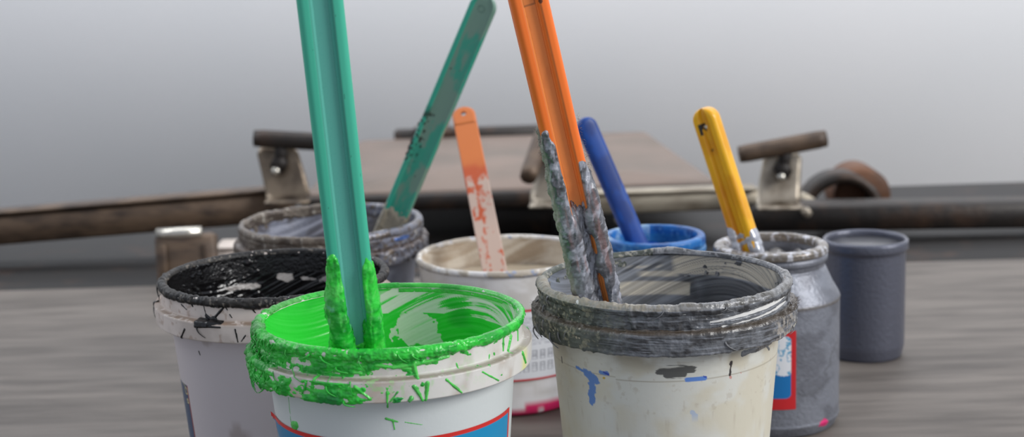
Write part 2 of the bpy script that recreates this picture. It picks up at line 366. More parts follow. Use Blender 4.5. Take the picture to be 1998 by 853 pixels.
def make_bucket(label, c, H, R, hue, seed, nth, fine, inner_fn, crust_fn, shell_fn, crust_mat=None, tendrils=0, tmax=80, inner_amp=1, inner_lump=0, tcol=None, ink_level=.055, ink_col=None, name='ink_bucket', collar=True, weld=False):
    cx, cy = c
    t = empty(name, (cx, cy, 0), label, 'bucket', 'ink buckets standing on the work table')
    inner_lo, vis_in, lip, out, outer_lo = bucket_paths(R, H, fine, .006, collar=collar)
    mb = MB()
    for k, pth in enumerate((inner_lo, vis_in, lip, out, outer_lo)):
        P, N, phi = surf(pth, nth, cx, cy); h = (P[..., 2]-H)*1000
        if k <= 1: C = inner_fn(P, phi, h)
        else: C = shell_fn(P, phi, h)
        if k <= 1: P = P+N*((streaky(phi, h, seed+900, 520, 16)-.5)*.0009*inner_amp*ss(0, -3, h)-.0003+inner_lump*np.clip(fbm(P[..., 0]*150, P[..., 1]*150, P[..., 2]*170, 4, seed+950)-.42, 0, 1)*ss(185, 205, phi+360*(phi < 0))*ss(-1, -4, h))[..., None]
        mb.grid(P, C)
    mb.build('bucket_body', M_shell, t, weld=False)
    # crust
    pth = np.concatenate([vis_in[int(len(vis_in)*.72):-1], lip[:-1], out])
    side = np.concatenate([np.full(len(vis_in[int(len(vis_in)*.72):-1]), -1), np.zeros(len(lip)-1), np.ones(len(out))])
    P, N, phi = surf(pth, nth, cx, cy); h = (P[..., 2]-H)*1000
    T, C = crust_fn(P, phi, h, side[:, None]+0*phi)
    keep = T > -.0001
    Pd = P+N*np.clip(T, -.0005, .006)[..., None]
    cm = MB(); cm.grid(Pd, C, keep=keep)
    rnd = random.Random(seed)
    for i in range(tendrils):
        ph = radians(rnd.choice([rnd.uniform(-100, tmax), rnd.uniform(-100, -45), rnd.uniform(-100, -60)])); z0 = H-rnd.choice([.002, .004, .014, .019, .028])*rnd.uniform(.7, 1.1)
        r0 = (R+.0008 if z0 > H-.017 else R+.0045); ln = rnd.uniform(.003, .009); sw = rnd.uniform(-.12, .12); lift = rnd.uniform(.0003, .0022)
        pts = []
        for k in range(7):
            u = k/6; rr = r0+lift*sin(pi*u)+.0003; zz = z0-ln*u; 
            if zz < H-.0165 and z0 > H-.0165: rr = max(rr, R+.0052) if zz < H-.0172 else rr
            p2 = ph+sw*u*u
            pts.append((cx+rr*sin(p2), cy-rr*cos(p2), zz))
        r_ = rnd.uniform(.0003, .0007)
        cm.tube(pts, [r_*(1.2-.7*k/6) for k in range(7)], tcol, 6)
    cm.build('ink_crust', crust_mat or M_ink, t, weld=False)
    # pool of ink in the bottom
    mi = MB(); n = 96; rr = np.linspace(.0005, R-.0048-.13*ink_level, 30); a = np.linspace(-pi, pi, n, endpoint=False)
    Pi = np.zeros((30, n, 3)); Pi[..., 0] = cx+rr[:, None]*np.sin(a); Pi[..., 1] = cy-rr[:, None]*np.cos(a)
    Pi[..., 2] = H-ink_level+.006*(fbm(Pi[..., 0]*40, Pi[..., 1]*40, 0*Pi[..., 0], 4, seed)-.5)
    mi.grid(Pi[::-1], np.array(list(ink_col)+[.25])); mi.build('ink_surface', M_ink, t, weld=False)
    return t
def rgba(c, rough): return np.concatenate([c, np.full(c.shape[:-1]+(1,), 0.)+np.asarray(rough)[..., None]], -1)
def cyln(phi, R): p = np.radians(phi); return R*np.sin(p), -R*np.cos(p)

def streaky(phi, h, seed, zs=500., ts=14.):
    """brushed streaks around the wall: long in phi, fine in height"""
    X, Y = cyln(phi, .08)
    return fbm(X*ts, Y*ts, (h/1000+.02*np.sin(np.radians(phi)*2))*zs, 4, seed)

# ---------- green
GREEN = lin((48, 200, 60)); GREEN_D = lin((28, 158, 48)); GREEN_L = lin((168, 214, 150)); WHITE = lin((226, 224, 214))
def green_inner(P, phi, h):
    X, Y = P[..., 0], P[..., 1]; Z = P[..., 2]
    st = streaky(phi, h, 11, 420, 12); big = fbm(X*28, Y*28, Z*45, 3, 5); fine = streaky(phi, h, 21, 1500, 25)
    right = ss(-170, -150, phi)*0+ss(0, 1, (np.where(phi > 0, 1, 0)))      # right half of the wall is thinly smeared
    backness = np.where(phi > 0, phi, phi+360)                             # 90 right .. 180 back .. 270 left
    thin = ss(212, 194, backness)
    f = .5+(st-.5)*1.5+(big-.5)*1.2+(fine-.5)*.5
    cov = 1-thin*ss(.40, .62, 1-f+.02)
    band = thin*ss(-3.2, -5.0, h)*ss(-9.5, -7, h)*ss(.35, .6, big+.1)*.6
    patch = (np.hypot((backness-171)/9.5, (h+33)/10.) + (big-.5)*1.6+(fbm(X*150, Y*150, Z*150, 3, 57)-.5)*1.5) < .95
    patch2 = (np.hypot((backness-200)/7, (h+38)/6.) + (big-.5)*1.4) < .7
    cov = np.where(h < -20, np.maximum(cov, .82+.18*fine), cov)
    cov = np.clip(cov-band, 0, 1)
    cov = np.where(patch | patch2, .12+.25*ss(.55, .7, st), cov)
    cov = np.where(h > -1.6, 1, cov)
    C = mixc(WHITE*.92, GREEN, ss(0, .75, cov)); C = mixc(C, GREEN_D, ss(.55, .8, big)*cov*.8)
    return rgba(C, .28+.25*(1-cov))
G_STR = [(-23.9,-6.2,-26.8,-19.8,1.3),(-9.6,-20.5,-4.4,-27.6,1.4),(2.4,-24.2,1.8,-36.7,.9),(-10.5,-7,-15.2,-16.1,1.2),(12.5,-3.9,14,-16.5,1.9),(12.5,-21.6,16.6,-34,1.2),(17.6,-20.4,16.6,-34,1.2),(25.1,-20.1,31.5,-30,.9),(41.1,-20.2,50,-29,.7),(58.9,-5,58.5,-14.3,1),(65.6,-7.6,62.3,-16,1.5),(68,-19,72,-27,1.2),(49,-13.3,48.7,-15.6,.7),(6.3,-24.2,3.2,-30,.8),(11.2,-29,10.5,-30,2.2),(31.6,-13.2,32.1,-16,.7),(.8,-44.2,5.9,-46.5,.7),(3.7,-45.3,4.4,-51.3,.7),(9,-47.1,17,-50,.35),(-50.6,-38,-51.4,-54.7,.35),(-30,-12,-8,-14,1.4),(5,-11,28,-8,1.6),(-2,-9,12,-12.5,1.2),(74,-6,74,-14,.9)]
def green_crust(P, phi, h, side):
    X, Y, Z = P[..., 0], P[..., 1], P[..., 2]
    n1 = fbm(X*130, Y*130, Z*260, 4, 31); n2 = fbm(X*380, Y*380, Z*480, 3, 37); rg = ridged(X*300, Y*300, Z*420, 3, 41); big = fbm(X*45, Y*45, Z*30, 3, 43)
    lf = ss(-35, -75, phi); L2 = ss(35, -25, phi)
    cov = np.zeros_like(h)
    lipz = (side == 0) | ((side == 1) & (h > -6.5)) | ((side == -1) & (h > -1.6))
    cov = np.where(lipz, 1.0-.25*ss(0, 60, phi)*ss(-3, -6, h), -1.)
    wall = (side == 1) & (h <= -6.) & (h > -16.4)
    wv = .36+.52*L2+.5*(big-.5)*2-.42*ss(-6, -14, h)*(1-.4*L2)-.25*ss(20, 70, phi)
    cov = np.where(wall, wv, cov)
    ledge = (side == 1) & (h <= -16.4) & (h > -18.3)
    cov = np.where(ledge, -.2+1.1*lf, cov)
    band = (side == 1) & (h <= -18.3) & (h > -31.5)
    bv = -.35+1.15*ss(18, -12, phi)+.6*(big-.5)*2+.1*lf
    cov = np.where(band, bv, cov)
    body = (side == 1) & (h <= -31.5)
    cov = np.where(body, -.6-.08*(-h-31.5)+.95*ss(-30, -80, phi)*ss(-37, -32, h), cov)
    cov = np.where(np.abs(phi) > 105, np.where(lipz & (h > -3), 1, -1), cov)
    t = (cov+(n1-.5)*2.4+(n2-.5)*.8-.42)*.0012
    t = t+np.where(t > 0, ((rg-.45)*.0016*(.5+1.5*lf)+(n2-.5)*.0009)*np.clip(t/.0005, 0, 1), 0)
    t = np.where(side == -1, np.minimum(t*.4, .0006), t)
    t = np.where((side == 0) & (h > -1.0), np.minimum(t, .0009+.0008*lf), t)
    t = np.where((side == 0) | (h > -6), t*(1-.5*ss(20, 80, phi))*(1-.75*ss(95, 120, np.abs(phi))), t)
    T = np.maximum(t, strokes(G_STR, phi, h, .0853, n1))
    T = np.maximum(T, strokes([(-49, -56, -47, -54.5, 3.2)], phi, h, .078, n1)*.6)
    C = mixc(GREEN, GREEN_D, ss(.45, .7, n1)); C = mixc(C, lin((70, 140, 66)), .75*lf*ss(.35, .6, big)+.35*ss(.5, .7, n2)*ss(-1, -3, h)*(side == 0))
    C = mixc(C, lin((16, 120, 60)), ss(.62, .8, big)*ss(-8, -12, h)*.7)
    C = mixc(C, lin((120, 205, 110)), ss(.5, 0, t/.0006)*.35)
    return T, rgba(C, .24+.25*lf+.2*(n2-.5))
def green_shell(P, phi, h):
    X, Y, Z = P[..., 0], P[..., 1], P[..., 2]; n = fbm(X*60, Y*60, Z*60, 4, 51); f = fbm(X*300, Y*300, Z*300, 3, 53)
    C = mixc(lin((216, 213, 207)), lin((200, 195, 187)), ss(.45, .65, n))
    C = mixc(C, DIRT, .75*np.exp(-((h+17.1)/.9)**2)*ss(.25, .5, f+.1)); C = mixc(C, lin((186, 160, 140)), .5*ss(.6, .75, n)*(h > -31)*(h < -18))
    C = mixc(C, lin((150, 215, 130)), .5*ss(.56, .7, f)*ss(-34, -20, h)*ss(60, 0, phi))
    C = mixc(C, lin((225, 226, 120)), .7*np.exp(-((phi-71)/3.)**2)*ss(-15, -22, h)*(h > -31))
    C = np.where((h < -31.2)[..., None], lin((204, 209, 208)), C)
    return rgba(C, .42+0*h)
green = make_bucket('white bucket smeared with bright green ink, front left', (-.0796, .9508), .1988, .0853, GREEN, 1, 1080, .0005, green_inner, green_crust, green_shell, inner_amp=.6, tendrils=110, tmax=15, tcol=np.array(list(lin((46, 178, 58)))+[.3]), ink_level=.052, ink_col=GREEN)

def label_sheet(name, parent, c, Hz, R, p0, p1, z0, z1, fn, slope=.08, d=.0005, off=.0004, torn=None):
    """printed sticker: z0 (top) and z1 (bottom) below the rim; curved with the wall, 0.25 mm thick"""
    cx, cy = c; nz = int((z1-z0)/d)+1; npn = int(radians(p1-p0)*R/d)+1
    ph = np.radians(np.linspace(p0, p1, npn))[None, :]; hh = np.linspace(z0, z1, nz)[:, None]
    rr = R(hh) if callable(R) else R-slope*(hh-z0)
    rr = rr+off+0*ph
    u = (np.degrees(ph)+0*hh-p0)/(p1-p0); x = (np.degrees(ph)-p0)*radians(1)*R+0*hh; y = hh-z0+0*ph
    C, keep, lift = fn(x*1000, y*1000, radians(p1-p0)*R*1000, (z1-z0)*1000)
    rr = rr+lift
    P = np.stack([cx+rr*np.sin(ph), cy-rr*np.cos(ph), Hz-hh+0*ph+lift*.6], -1)
    m = MB(); m.grid(P, rgba(C, .32+0*x), wrap=False, keep=keep)
    return m.build(name, M_label, parent, weld=False)
RED = lin((206, 44, 40)); BLUE = lin((20, 138, 186)); PAPER = lin((226, 228, 232))
def green_label(x, y, W, Hh):
    n = fbm(x*.12, y*.12, 0*x, 4, 71); edge = 2.6
    C = mixc(BLUE, lin((38, 120, 165)), ss(.5, 0, x/W))
    red = (y < edge+.8*ss(.15, 0, x/W)) | (x > W-edge) | (x < 1.6)
    C = np.where(red[..., None], RED, C)
    # swoosh of white and yellow at the torn left side
    arc = np.abs(y-(9+.42*x+.004*x*x)) 
    C = np.where(((arc < .45) & (x < 60) & ~red)[..., None], lin((214, 196, 120)), C)
    C = np.where(((arc > 1.2) & (arc < 3.2) & (np.sin(x*2.2) > .1) & (x < 60) & (x > 2) & ~red & (n > .45))[..., None], lin((216, 224, 232)), C)
    keep = (x > 4*np.clip(1-y/3, 0, 1)*0+1.8*np.sin(y*.5)**2+1.2*(n-.5)*4) | (y < 2.8)
    lift = np.where((x < 6) & (y < 4), .0022*np.clip(1-x/6, 0, 1)**2, 0)
    return C, keep, lift
label_sheet('label_sticker', green, (-.0796, .9508), .1988, .0763, -77, 75, .0580, .150, green_label, off=.0006)['label'] = 'blue label with red border and torn left corner'

# ---------- grey
GREY = lin((104, 106, 110)); GREY_D = lin((66, 66, 68)); GREY_G = lin((74, 80, 70)); BEIGE = lin((164, 156, 140))
CREAM = lin((212, 211, 202))
def grey_inner(P, phi, h):
    X, Y, Z = P[..., 0], P[..., 1], P[..., 2]; b = np.where(phi > 0, phi, phi+360)
    st = streaky(phi, h+1.0*np.sin(np.radians(b)*1.0+.5), 111, 420, 10); fine = streaky(phi, h-.09*(b-180), 121, 1500, 7); big = fbm(X*34, Y*34, Z*50, 3, 105)
    hs = h+3.0*(big-.5)+1.2*(st-.5)
    thin = ss(171, 167, b+2*(big-.5))*ss(92, 106, b)*ss(-17.5, -16.0, hs)
    bar = vnoise(b/3.6, h/14., 0*h, 171)
    pale = np.maximum(ss(165, 168, b)*ss(190, 184, b)*np.exp(-(np.abs(hs+17)/2.1)**4), ss(156, 160, b)*ss(216, 206, b)*ss(-21.5, -23.5, hs)*ss(-33, -31, hs)*ss(.30, .45, bar))
    pale = np.maximum(pale, .6*ss(200, 186, b)*ss(170, 178, b)*np.exp(-(np.abs(hs+11.5)/1.2)**2)*ss(.4, .6, st))
    C = mixc(GREY*1.05, lin((140, 144, 152)), ss(.42, .66, st)*.8); C = mixc(C, GREY_D*.7, ss(.5, .7, big)*.8)
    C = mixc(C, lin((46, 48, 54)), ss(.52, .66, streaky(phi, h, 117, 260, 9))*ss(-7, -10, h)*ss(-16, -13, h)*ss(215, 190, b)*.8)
    C = mixc(C, lin((140, 150, 168)), ss(225, 262, b)*.6)
    C = mixc(C, lin((196, 188, 172)), pale*(.55+.45*ss(.4, .6, st)))
    C = mixc(C, mixc(lin((190, 182, 166)), GREY, ss(.50, .60, fine)*.8), thin*.95)
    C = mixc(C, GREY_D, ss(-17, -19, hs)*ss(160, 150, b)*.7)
    return rgba(C, .24+.3*thin)
def slant_gap(phi, h, p0, p1, h0, h1, w):
    u = (phi-p0)/(p1-p0); return ((u > 0) & (u < 1))*np.exp(-((h-(h0+(h1-h0)*u))/(w*(.5+u*.7)))**4)
Y_STR = [(-20, -2, -19, -14, 2.0), (-19.5, -9, -18.5, -14, 2.6), (2, 0, 8, -1.5, 3.4), (-62, -4, -60, -12, 2.0)]
def grey_crust(P, phi, h, side):
    X, Y, Z = P[..., 0], P[..., 1], P[..., 2]
    n1 = fbm(X*110, Y*110, Z*200, 4, 131); n2 = fbm(X*420, Y*420, Z*420, 3, 137); rg = ridged(X*150, Y*150, Z*165, 4, 141); big = fbm(X*42, Y*42, Z*30, 3, 143)
    brush = fbm(X*50, Y*50, (Z+.03*X)*1400, 3, 149); lf = ss(-15, -50, phi)
    cov = np.full_like(h, 1.0)
    wall = (side == 1) & (h <= -5) & (h > -16.3)
    cov = np.where(wall, 1.0-2.0*slant_gap(phi, h, 14, 66, -11.5, -6.5, 1.6)-2.0*slant_gap(phi, h, 18, 68, -15.5, -11.5, .9)-.5*slant_gap(phi, h, 30, 80, -9, -4.5, .8), cov)
    band = (side == 1) & (h <= -17.5) & (h > -31.5)
    cov = np.where(band, .95-.9*ss(52, 74, phi)*ss(.4, .6, n1), cov)
    body = (side == 1) & (h <= -31.5)
    cov = np.where(body, .15-.7*ss(-31.5, -34, h)-.05*(-h-34)*(h < -34), cov)
    cov = np.where(side == -1, .9*ss(-1.8, -.8, h)-.5, cov)
    t = (cov+(n1-.5)*.9-.32)*.0011
    t = t+np.where(t > 0, ((rg-.5)*.0030*(.6+.5*lf)+(n2-.5)*.0004+(brush-.5)*.0005*(1-lf))*np.clip(t/.0004, 0, 1), 0)
    t = np.where(np.abs(phi) > 110, np.minimum(t, .0006), t)
    t = np.where(side == -1, np.minimum(t*.6, .0007), t)
    t = np.where(band, t*.75, t)
    t = np.where(np.abs(phi) > 95, t*.25, t)
    T = np.maximum(t, strokes([(34.8,-37.9,59.5,-37.4,2.6),(48,-33,57,-42,1.6),(-2,-34,26,-33.5,1.6)], phi, h, .078, n1)*.35)
    T = np.maximum(T, strokes(Y_STR, phi, h, .0853, n1)+.0006)
    # lump that rises over the far lip
    lump = np.exp(-(((np.where(phi < 0, phi+360, phi)-172)/9)**2)); T = T+lump*(side >= 0)*(h > -3)*.0022*(.6+n1)
    C = mixc(GREY, GREY_D, ss(.40, .62, n1)); C = mixc(C, lin((140, 143, 150)), ss(.55, .7, brush)*.6)
    C = mixc(C, GREY_G, lf*.9); C = mixc(C, lin((52, 56, 50)), lf*ss(.5, .62, big)*.6)
    lipc = (((side == 0) & (h > -2.6)) | (side == -1))*ss(.2, .45, n1+.12)
    C = mixc(C, BEIGE, lipc*.85*(ss(20, -30, phi)*.8+.2)*ss(110, 80, np.abs(phi))); C = mixc(C, lin((150, 150, 152)), lipc*ss(.5, .65, n2)*.6)
    C = mixc(C, lin((150, 146, 124)), lf*ss(.60, .70, n2)*.7)
    C = mixc(C, lin((168, 160, 150)), ss(.62, .72, big)*ss(.45, .6, n2)*(h < -17)*(1-lf)*.7)
    C = mixc(C, lin((78, 66, 52)), np.exp(-((h+16.9)/1.0)**2)*(side == 1)*.85)
    return T, rgba(C, .26+.30*lf+.15*(n2-.5))
def blotch(phi, h, R, lst, n):
    F = np.zeros_like(h)
    for p0, h0, p1, h1, w in lst:
        k = radians(1)*R*1000; x, y = (phi-p0)*k, h-h0; dx, dy = (p1-p0)*k, h1-h0; L = dx*dx+dy*dy+1e-9
        u = np.clip((x*dx+y*dy)/L, 0, 1); d = np.hypot(x-u*dx, y-u*dy)/w
        F = np.maximum(F, ss(1.15, .85, d+(n-.5)*1.6))
    return F
def grey_shell(P, phi, h):
    X, Y, Z = P[..., 0], P[..., 1], P[..., 2]; n = fbm(X*40, Y*40, Z*50, 4, 151); f = fbm(X*260, Y*260, Z*260, 4, 153); sm = fbm(X*60, Y*60, Z*700, 4, 155)
    C = mixc(CREAM, lin((208, 202, 184)), ss(.4, .65, n))
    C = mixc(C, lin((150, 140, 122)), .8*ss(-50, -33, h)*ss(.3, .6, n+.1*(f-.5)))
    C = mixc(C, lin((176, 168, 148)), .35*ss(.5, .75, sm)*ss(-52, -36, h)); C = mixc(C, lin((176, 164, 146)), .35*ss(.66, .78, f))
    C = mixc(C, lin((170, 164, 140)), .5*ss(-35, -70, phi))  # left flank toned down: its shaded side painted into the colour
    C = mixc(C, lin((150, 138, 118)), .75*np.exp(-((h+51.4-.9*np.sin(np.radians(phi*1.5)))/.35)**2)*(phi > -30)); C = mixc(C, lin((160, 150, 130)), .8*np.exp(-((h+50.4)/.3)**2)*(phi <= -30))
    C = mixc(C, lin((62, 62, 62)), blotch(phi, h, .078, [(-8,-44.2,7.2,-43.3,2.6),(-5.1,-46.8,3.5,-46.9,2.0)], sm)*.9)
    C = mixc(C, lin((92, 132, 196)), blotch(phi, h, .078, [(-54.8,-49.6,-48,-51.2,1.3),(-48,-51.2,-42.6,-54.4,3.2),(-43.6,-54,-44.5,-63,2.2),(-44.5,-60,-45.5,-70,3.0),(-38.5,-48.8,-34.5,-48.5,1.1)], f))
    C = mixc(C, lin((96, 136, 205)), blotch(phi, h, .078, [(5,-50.8,13.4,-50.2,1.8)], sm)); C = mixc(C, lin((40, 70, 170)), blotch(phi, h, .078, [(-36.5,-48.3,-34,-49.3,.6),(13,-49.2,14.4,-49.8,.6)], f))
    C = mixc(C, lin((150, 176, 214)), .6*blotch(phi, h, .078, [(8,-73.5,10.1,-76.5,1.5)], f))
    C = mixc(C, lin((196, 160, 40)), blotch(phi, h, .078, [(-36.9,-52.4,-36.6,-52.3,.7)], f)); C = mixc(C, lin((48, 42, 42)), blotch(phi, h, .078, [(27.8,-42.3,27.5,-43.5,1.1),(27.6,-43,27.3,-51,.7),(-69,-47,-69,-51,.5)], f))
    C = mixc(C, lin((196, 110, 100)), .7*blotch(phi, h, .078, [(27.6,-52.5,27.9,-52.8,.8),(34,-51,34.1,-51.3,.4)], f))
    C = np.where((h > -16.8)[..., None], lin((226, 224, 220)), C)
    return rgba(C, .40+.1*(n-.5))
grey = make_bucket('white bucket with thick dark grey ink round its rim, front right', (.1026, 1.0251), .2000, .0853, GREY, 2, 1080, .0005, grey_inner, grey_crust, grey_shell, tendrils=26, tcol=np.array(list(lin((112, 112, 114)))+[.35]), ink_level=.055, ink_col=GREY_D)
# fuzz of lint stuck on the ledge
mb = MB(); rnd = random.Random(5)
for i in range(520):
    r_ = rnd.random(); ph = radians(rnd.uniform(52, 88) if r_ < .6 else rnd.uniform(-92, -70) if r_ < .8 else rnd.uniform(-60, 60))
    rr = .0853+rnd.uniform(.0, .0055); z = .2000-.0168+rnd.uniform(-.0015, .0006)
    l = rnd.uniform(.0012, .0038)*(1 if abs(ph) > .85 else .5); d = np.array([sin(ph), -cos(ph), 0])*rnd.uniform(.0, .9)+np.array([rnd.uniform(-.6, .6), rnd.uniform(-.6, .6), rnd.uniform(.0, .9)])
    d /= np.linalg.norm(d); p = np.array([.1026+rr*sin(ph), 1.0251-rr*cos(ph), z]); q = np.array([rnd.uniform(-1, 1) for _ in range(3)])*l*.35
    mb.tube([p, p+d*l*.5+q, p+d*l], [.00008, .00007, .00004], (1, 1, 1, 1), 4)
mb.build('lint', M_hair, grey, weld=False)['kind'] = 'stuff'

# ---------- black
BLACK = lin((14, 13, 14)); 
def black_inner(P, phi, h):
    X, Y, Z = P[..., 0], P[..., 1], P[..., 2]; b = np.where(phi > 0, phi, phi+360)
    st = streaky(phi, h, 211, 380, 14); big = fbm(X*40, Y*40, Z*70, 3, 205); fine = streaky(phi, h, 221, 1500, 30)
    e = (fbm(X*110, Y*110, Z*170, 4, 215)-.5)*2.6
    gap = 0*h
    for bc, hc, bw, hw in ((161, -11, 13, 3.6), (146, -5, 5, 2.5), (168, -24, 5, 2.4), (184, -22.5, 5, 3.4), (207, -27, 11, 2.2), (152, -23.5, 7, 2.2), (137, -17, 5, 2)):
        gap = np.maximum(gap, ss(1.1, .9, np.hypot((b-bc)/bw, (h-hc)/hw)+e))
    C = mixc(BLACK, lin((178, 172, 168)), gap*(1-.3*ss(.5, .6, fine)))
    lumpy = fbm(X*300, Y*300, Z*300, 3, 207)
    return rgba(C, .16+.3*gap+.35*ss(.5, .65, lumpy)*ss(215, 200, b)*0)
B_STR = [(-22.6,-15.6,-23.7,-17.0,3),(-22.1,-13.9,-16.2,-5.4,1.1),(-16.2,-4.6,-15,-7.9,.8),(-28.6,-2.9,-27.1,-12.8,.7),(-13.9,-11.2,-12.9,-13.4,.7),(-30.8,-16.8,-17.4,-16.6,1.6),(-30.8,-20,-17.4,-19,1.3),(-10.1,-20.3,-9.3,-30,.7),(-5.5,-24.7,-7.7,-29.2,.6),(-37.9,-23.8,-41.7,-31.6,1),(-6,-4.6,1,-6.4,2.4),(-38.5,-42.9,-37.7,-45.9,.7),(-21.1,-4.6,-22.3,-6.2,1.2),(-36.2,-4.9,-35.4,-7.5,1),(-2,-8,-1,-10,.7),(-44,-8,-40,-11,.8),(60,-3,62,-15,2.4),(52,-3,53,-9,1.6),(-27,-13,-24,-16,1.5),(10,-18,10,-25,.6)]
def black_crust(P, phi, h, side):
    X, Y, Z = P[..., 0], P[..., 1], P[..., 2]
    n1 = fbm(X*130, Y*130, Z*200, 4, 231); n2 = fbm(X*420, Y*420, Z*420, 3, 237); rg = ridged(X*300, Y*300, Z*300, 3, 241)
    cov = np.where((side == 0) | ((side == 1) & (h > -4.4)) | (side == -1), 1.0, -1.4)
    cov = np.where((side == 1) & (h < -4) & (np.abs(phi-62) < 16) & (h > -9), .35, cov)
    t = (cov+(n1-.5)*1.4-.5)*.0008; t = t+np.where(t > 0, (rg-.45)*.0016+(n2-.5)*.0010, 0)
    t = np.where(side == -1, np.minimum(t, .0006), t)
    t = np.where(np.abs(phi) > 95, t*.4, t)
    T = np.maximum(t, strokes(B_STR, phi, h, .0853, n1))
    C = mixc(BLACK, lin((40, 36, 33)), ((side == 0) & (h > -3.4))*ss(.35, .6, n1)); C = mixc(C, lin((126, 118, 108)), ((side == 0) & (h < -.6))*ss(.66, .72, n2)*.7)
    return T, rgba(C, .24+.3*(side == 0)+0*h)
def black_shell(P, phi, h):
    X, Y, Z = P[..., 0], P[..., 1], P[..., 2]; n = fbm(X*40, Y*40, Z*50, 4, 251); f = fbm(X*260, Y*260, Z*260, 4, 253)
    C = mixc(lin((216, 204, 196)), lin((198, 186, 178)), ss(.4, .65, n))
    C = mixc(C, lin((120, 92, 66)), .8*np.exp(-((h+16.9)/1.3)**2)*ss(.3, .5, f+.1)); C = mixc(C, lin((150, 120, 100)), .5*ss(.63, .7, f))
    C = mixc(C, lin((198, 190, 192)), ss(-31, -32, h)); C = mixc(C, lin((222, 216, 216)), .6*ss(.6, .66, f)*(np.hypot((phi+32)/7, (h+54)/3) < 1))
    C = mixc(C, lin((150, 136, 130)), .6*ss(.62, .72, n)*(h < -32))
    return rgba(C, .42+0*h)
black = make_bucket('white bucket coated with black ink inside, at the left', (-.1811, 1.1346), .1865, .0853, BLACK, 3, 840, .0007, black_inner, black_crust, black_shell, inner_amp=1.6, inner_lump=.0030, tendrils=10, tcol=np.array([.006, .006, .006, .35]), ink_level=.050, ink_col=BLACK)
def black_label(x, y, W, Hh):
    C = mixc(lin((40, 84, 120)), lin((30, 64, 100)), x/W); red = (x > W-2.0) | (y < 2.0)
    C = np.where(red[..., None], lin((150, 48, 44)), C)
    for (ax, ay, r) in ((W-4.5, 14, 2.6), (W-4.2, 22, 1.6)):
        d = np.abs(np.hypot(x-ax, y-ay)-r); C = np.where(((d < .5) & ~red)[..., None], lin((206, 190, 130)), C)
    C = np.where(((np.abs(y-9.5-.3*(x-W+10)) < .4) & ~red)[..., None], lin((190, 180, 120)), C)
    return C, None, 0*x
label_sheet('label_sticker', black, (-.1811, 1.1346), .1865, .0752, -150, -57, .066, .150, black_label, off=.0005)['label'] = 'dark blue label with thin red edge'

# ---------- silver (back left)
SILV = lin((150, 152, 162)); LUMP = lin((84, 74, 66))
def silver_inner(P, phi, h):
    X, Y, Z = P[..., 0], P[..., 1], P[..., 2]; big = fbm(X*45, Y*45, Z*60, 4, 305); st = streaky(phi, h, 311, 300, 16)
    C = mixc(lin((120, 122, 134)), lin((86, 84, 90)), ss(.4, .6, big)); C = mixc(C, lin((172, 174, 186)), ss(.55, .7, st)*.7)
    C = mixc(C, lin((96, 90, 82)), ss(175, 150, np.where(phi > 0, phi, phi+360))*.8)
    return rgba(C, .3+.2*(big-.5))
def silver_crust(P, phi, h, side):
    X, Y, Z = P[..., 0], P[..., 1], P[..., 2]
    n1 = fbm(X*90, Y*90, Z*130, 4, 331); n2 = fbm(X*300, Y*300, Z*300, 3, 337); rg = ridged(X*85, Y*85, Z*110, 4, 341); rt = ss(0, 40, phi)
    cov = np.where((side == 1) & (h < -16.5), .75, 1.25); cov = np.where((side == 1) & (h < -31), .2-.05*(-h-31), cov)
    cov = np.where(side == -1, 1.1*ss(-12, -6, h), cov)
    t = (cov+(n1-.5)*2.2-.45)*.0014*(1+.5*rt); t = t+np.where(t > 0, (rg-.4)*.0026+(n2-.5)*.0012, 0)
    t = t+np.where((side >= 0) & (h > -4), .0018*rt*n1, 0)
    t = np.where(side == -1, np.minimum(t, .001), t); t = np.where((side == 0) | (h > -5), np.minimum(t*.6, .0016)+.0012*(fbm(X*60, Y*60, Z*60, 2, 347)-.4), t)
    C = mixc(LUMP, lin((108, 98, 88)), ss(.45, .65, n1)); C = mixc(C, lin((118, 120, 132)), rt*ss(.35, .6, n2+.05)); C = mixc(C, lin((190, 184, 172)), ss(.66, .74, n2)*ss(.5, .6, n1)*.7)
    C = mixc(C, lin((84, 76, 68)), (side == 1)*ss(.5, .3, rg)*.5); C = mixc(C, lin((70, 100, 160)), rt*(np.hypot((phi-55)/7, (h+9)/2.2) < 1))
    C = mixc(C, lin((76, 60, 48)), np.exp(-((h+17)/1.6)**2)*(side == 1)*.8)
    return t, rgba(C, .28+.25*ss(.5, .6, n1)*(1-rt*.6))
def silver_shell(P, phi, h):
    n = fbm(P[..., 0]*50, P[..., 1]*50, P[..., 2]*50, 4, 351)
    return rgba(mixc(lin((150, 154, 168)), lin((128, 132, 144)), ss(.4, .65, n)), .45+0*h)
silver = make_bucket('grey bucket with lumpy silver-brown crusted rim, back left', (-.177, 1.4726), .1594, .088, SILV, 4, 560, .0012, silver_inner, silver_crust, silver_shell, crust_mat=M_silver, ink_level=.041, ink_col=lin((110, 112, 120)))

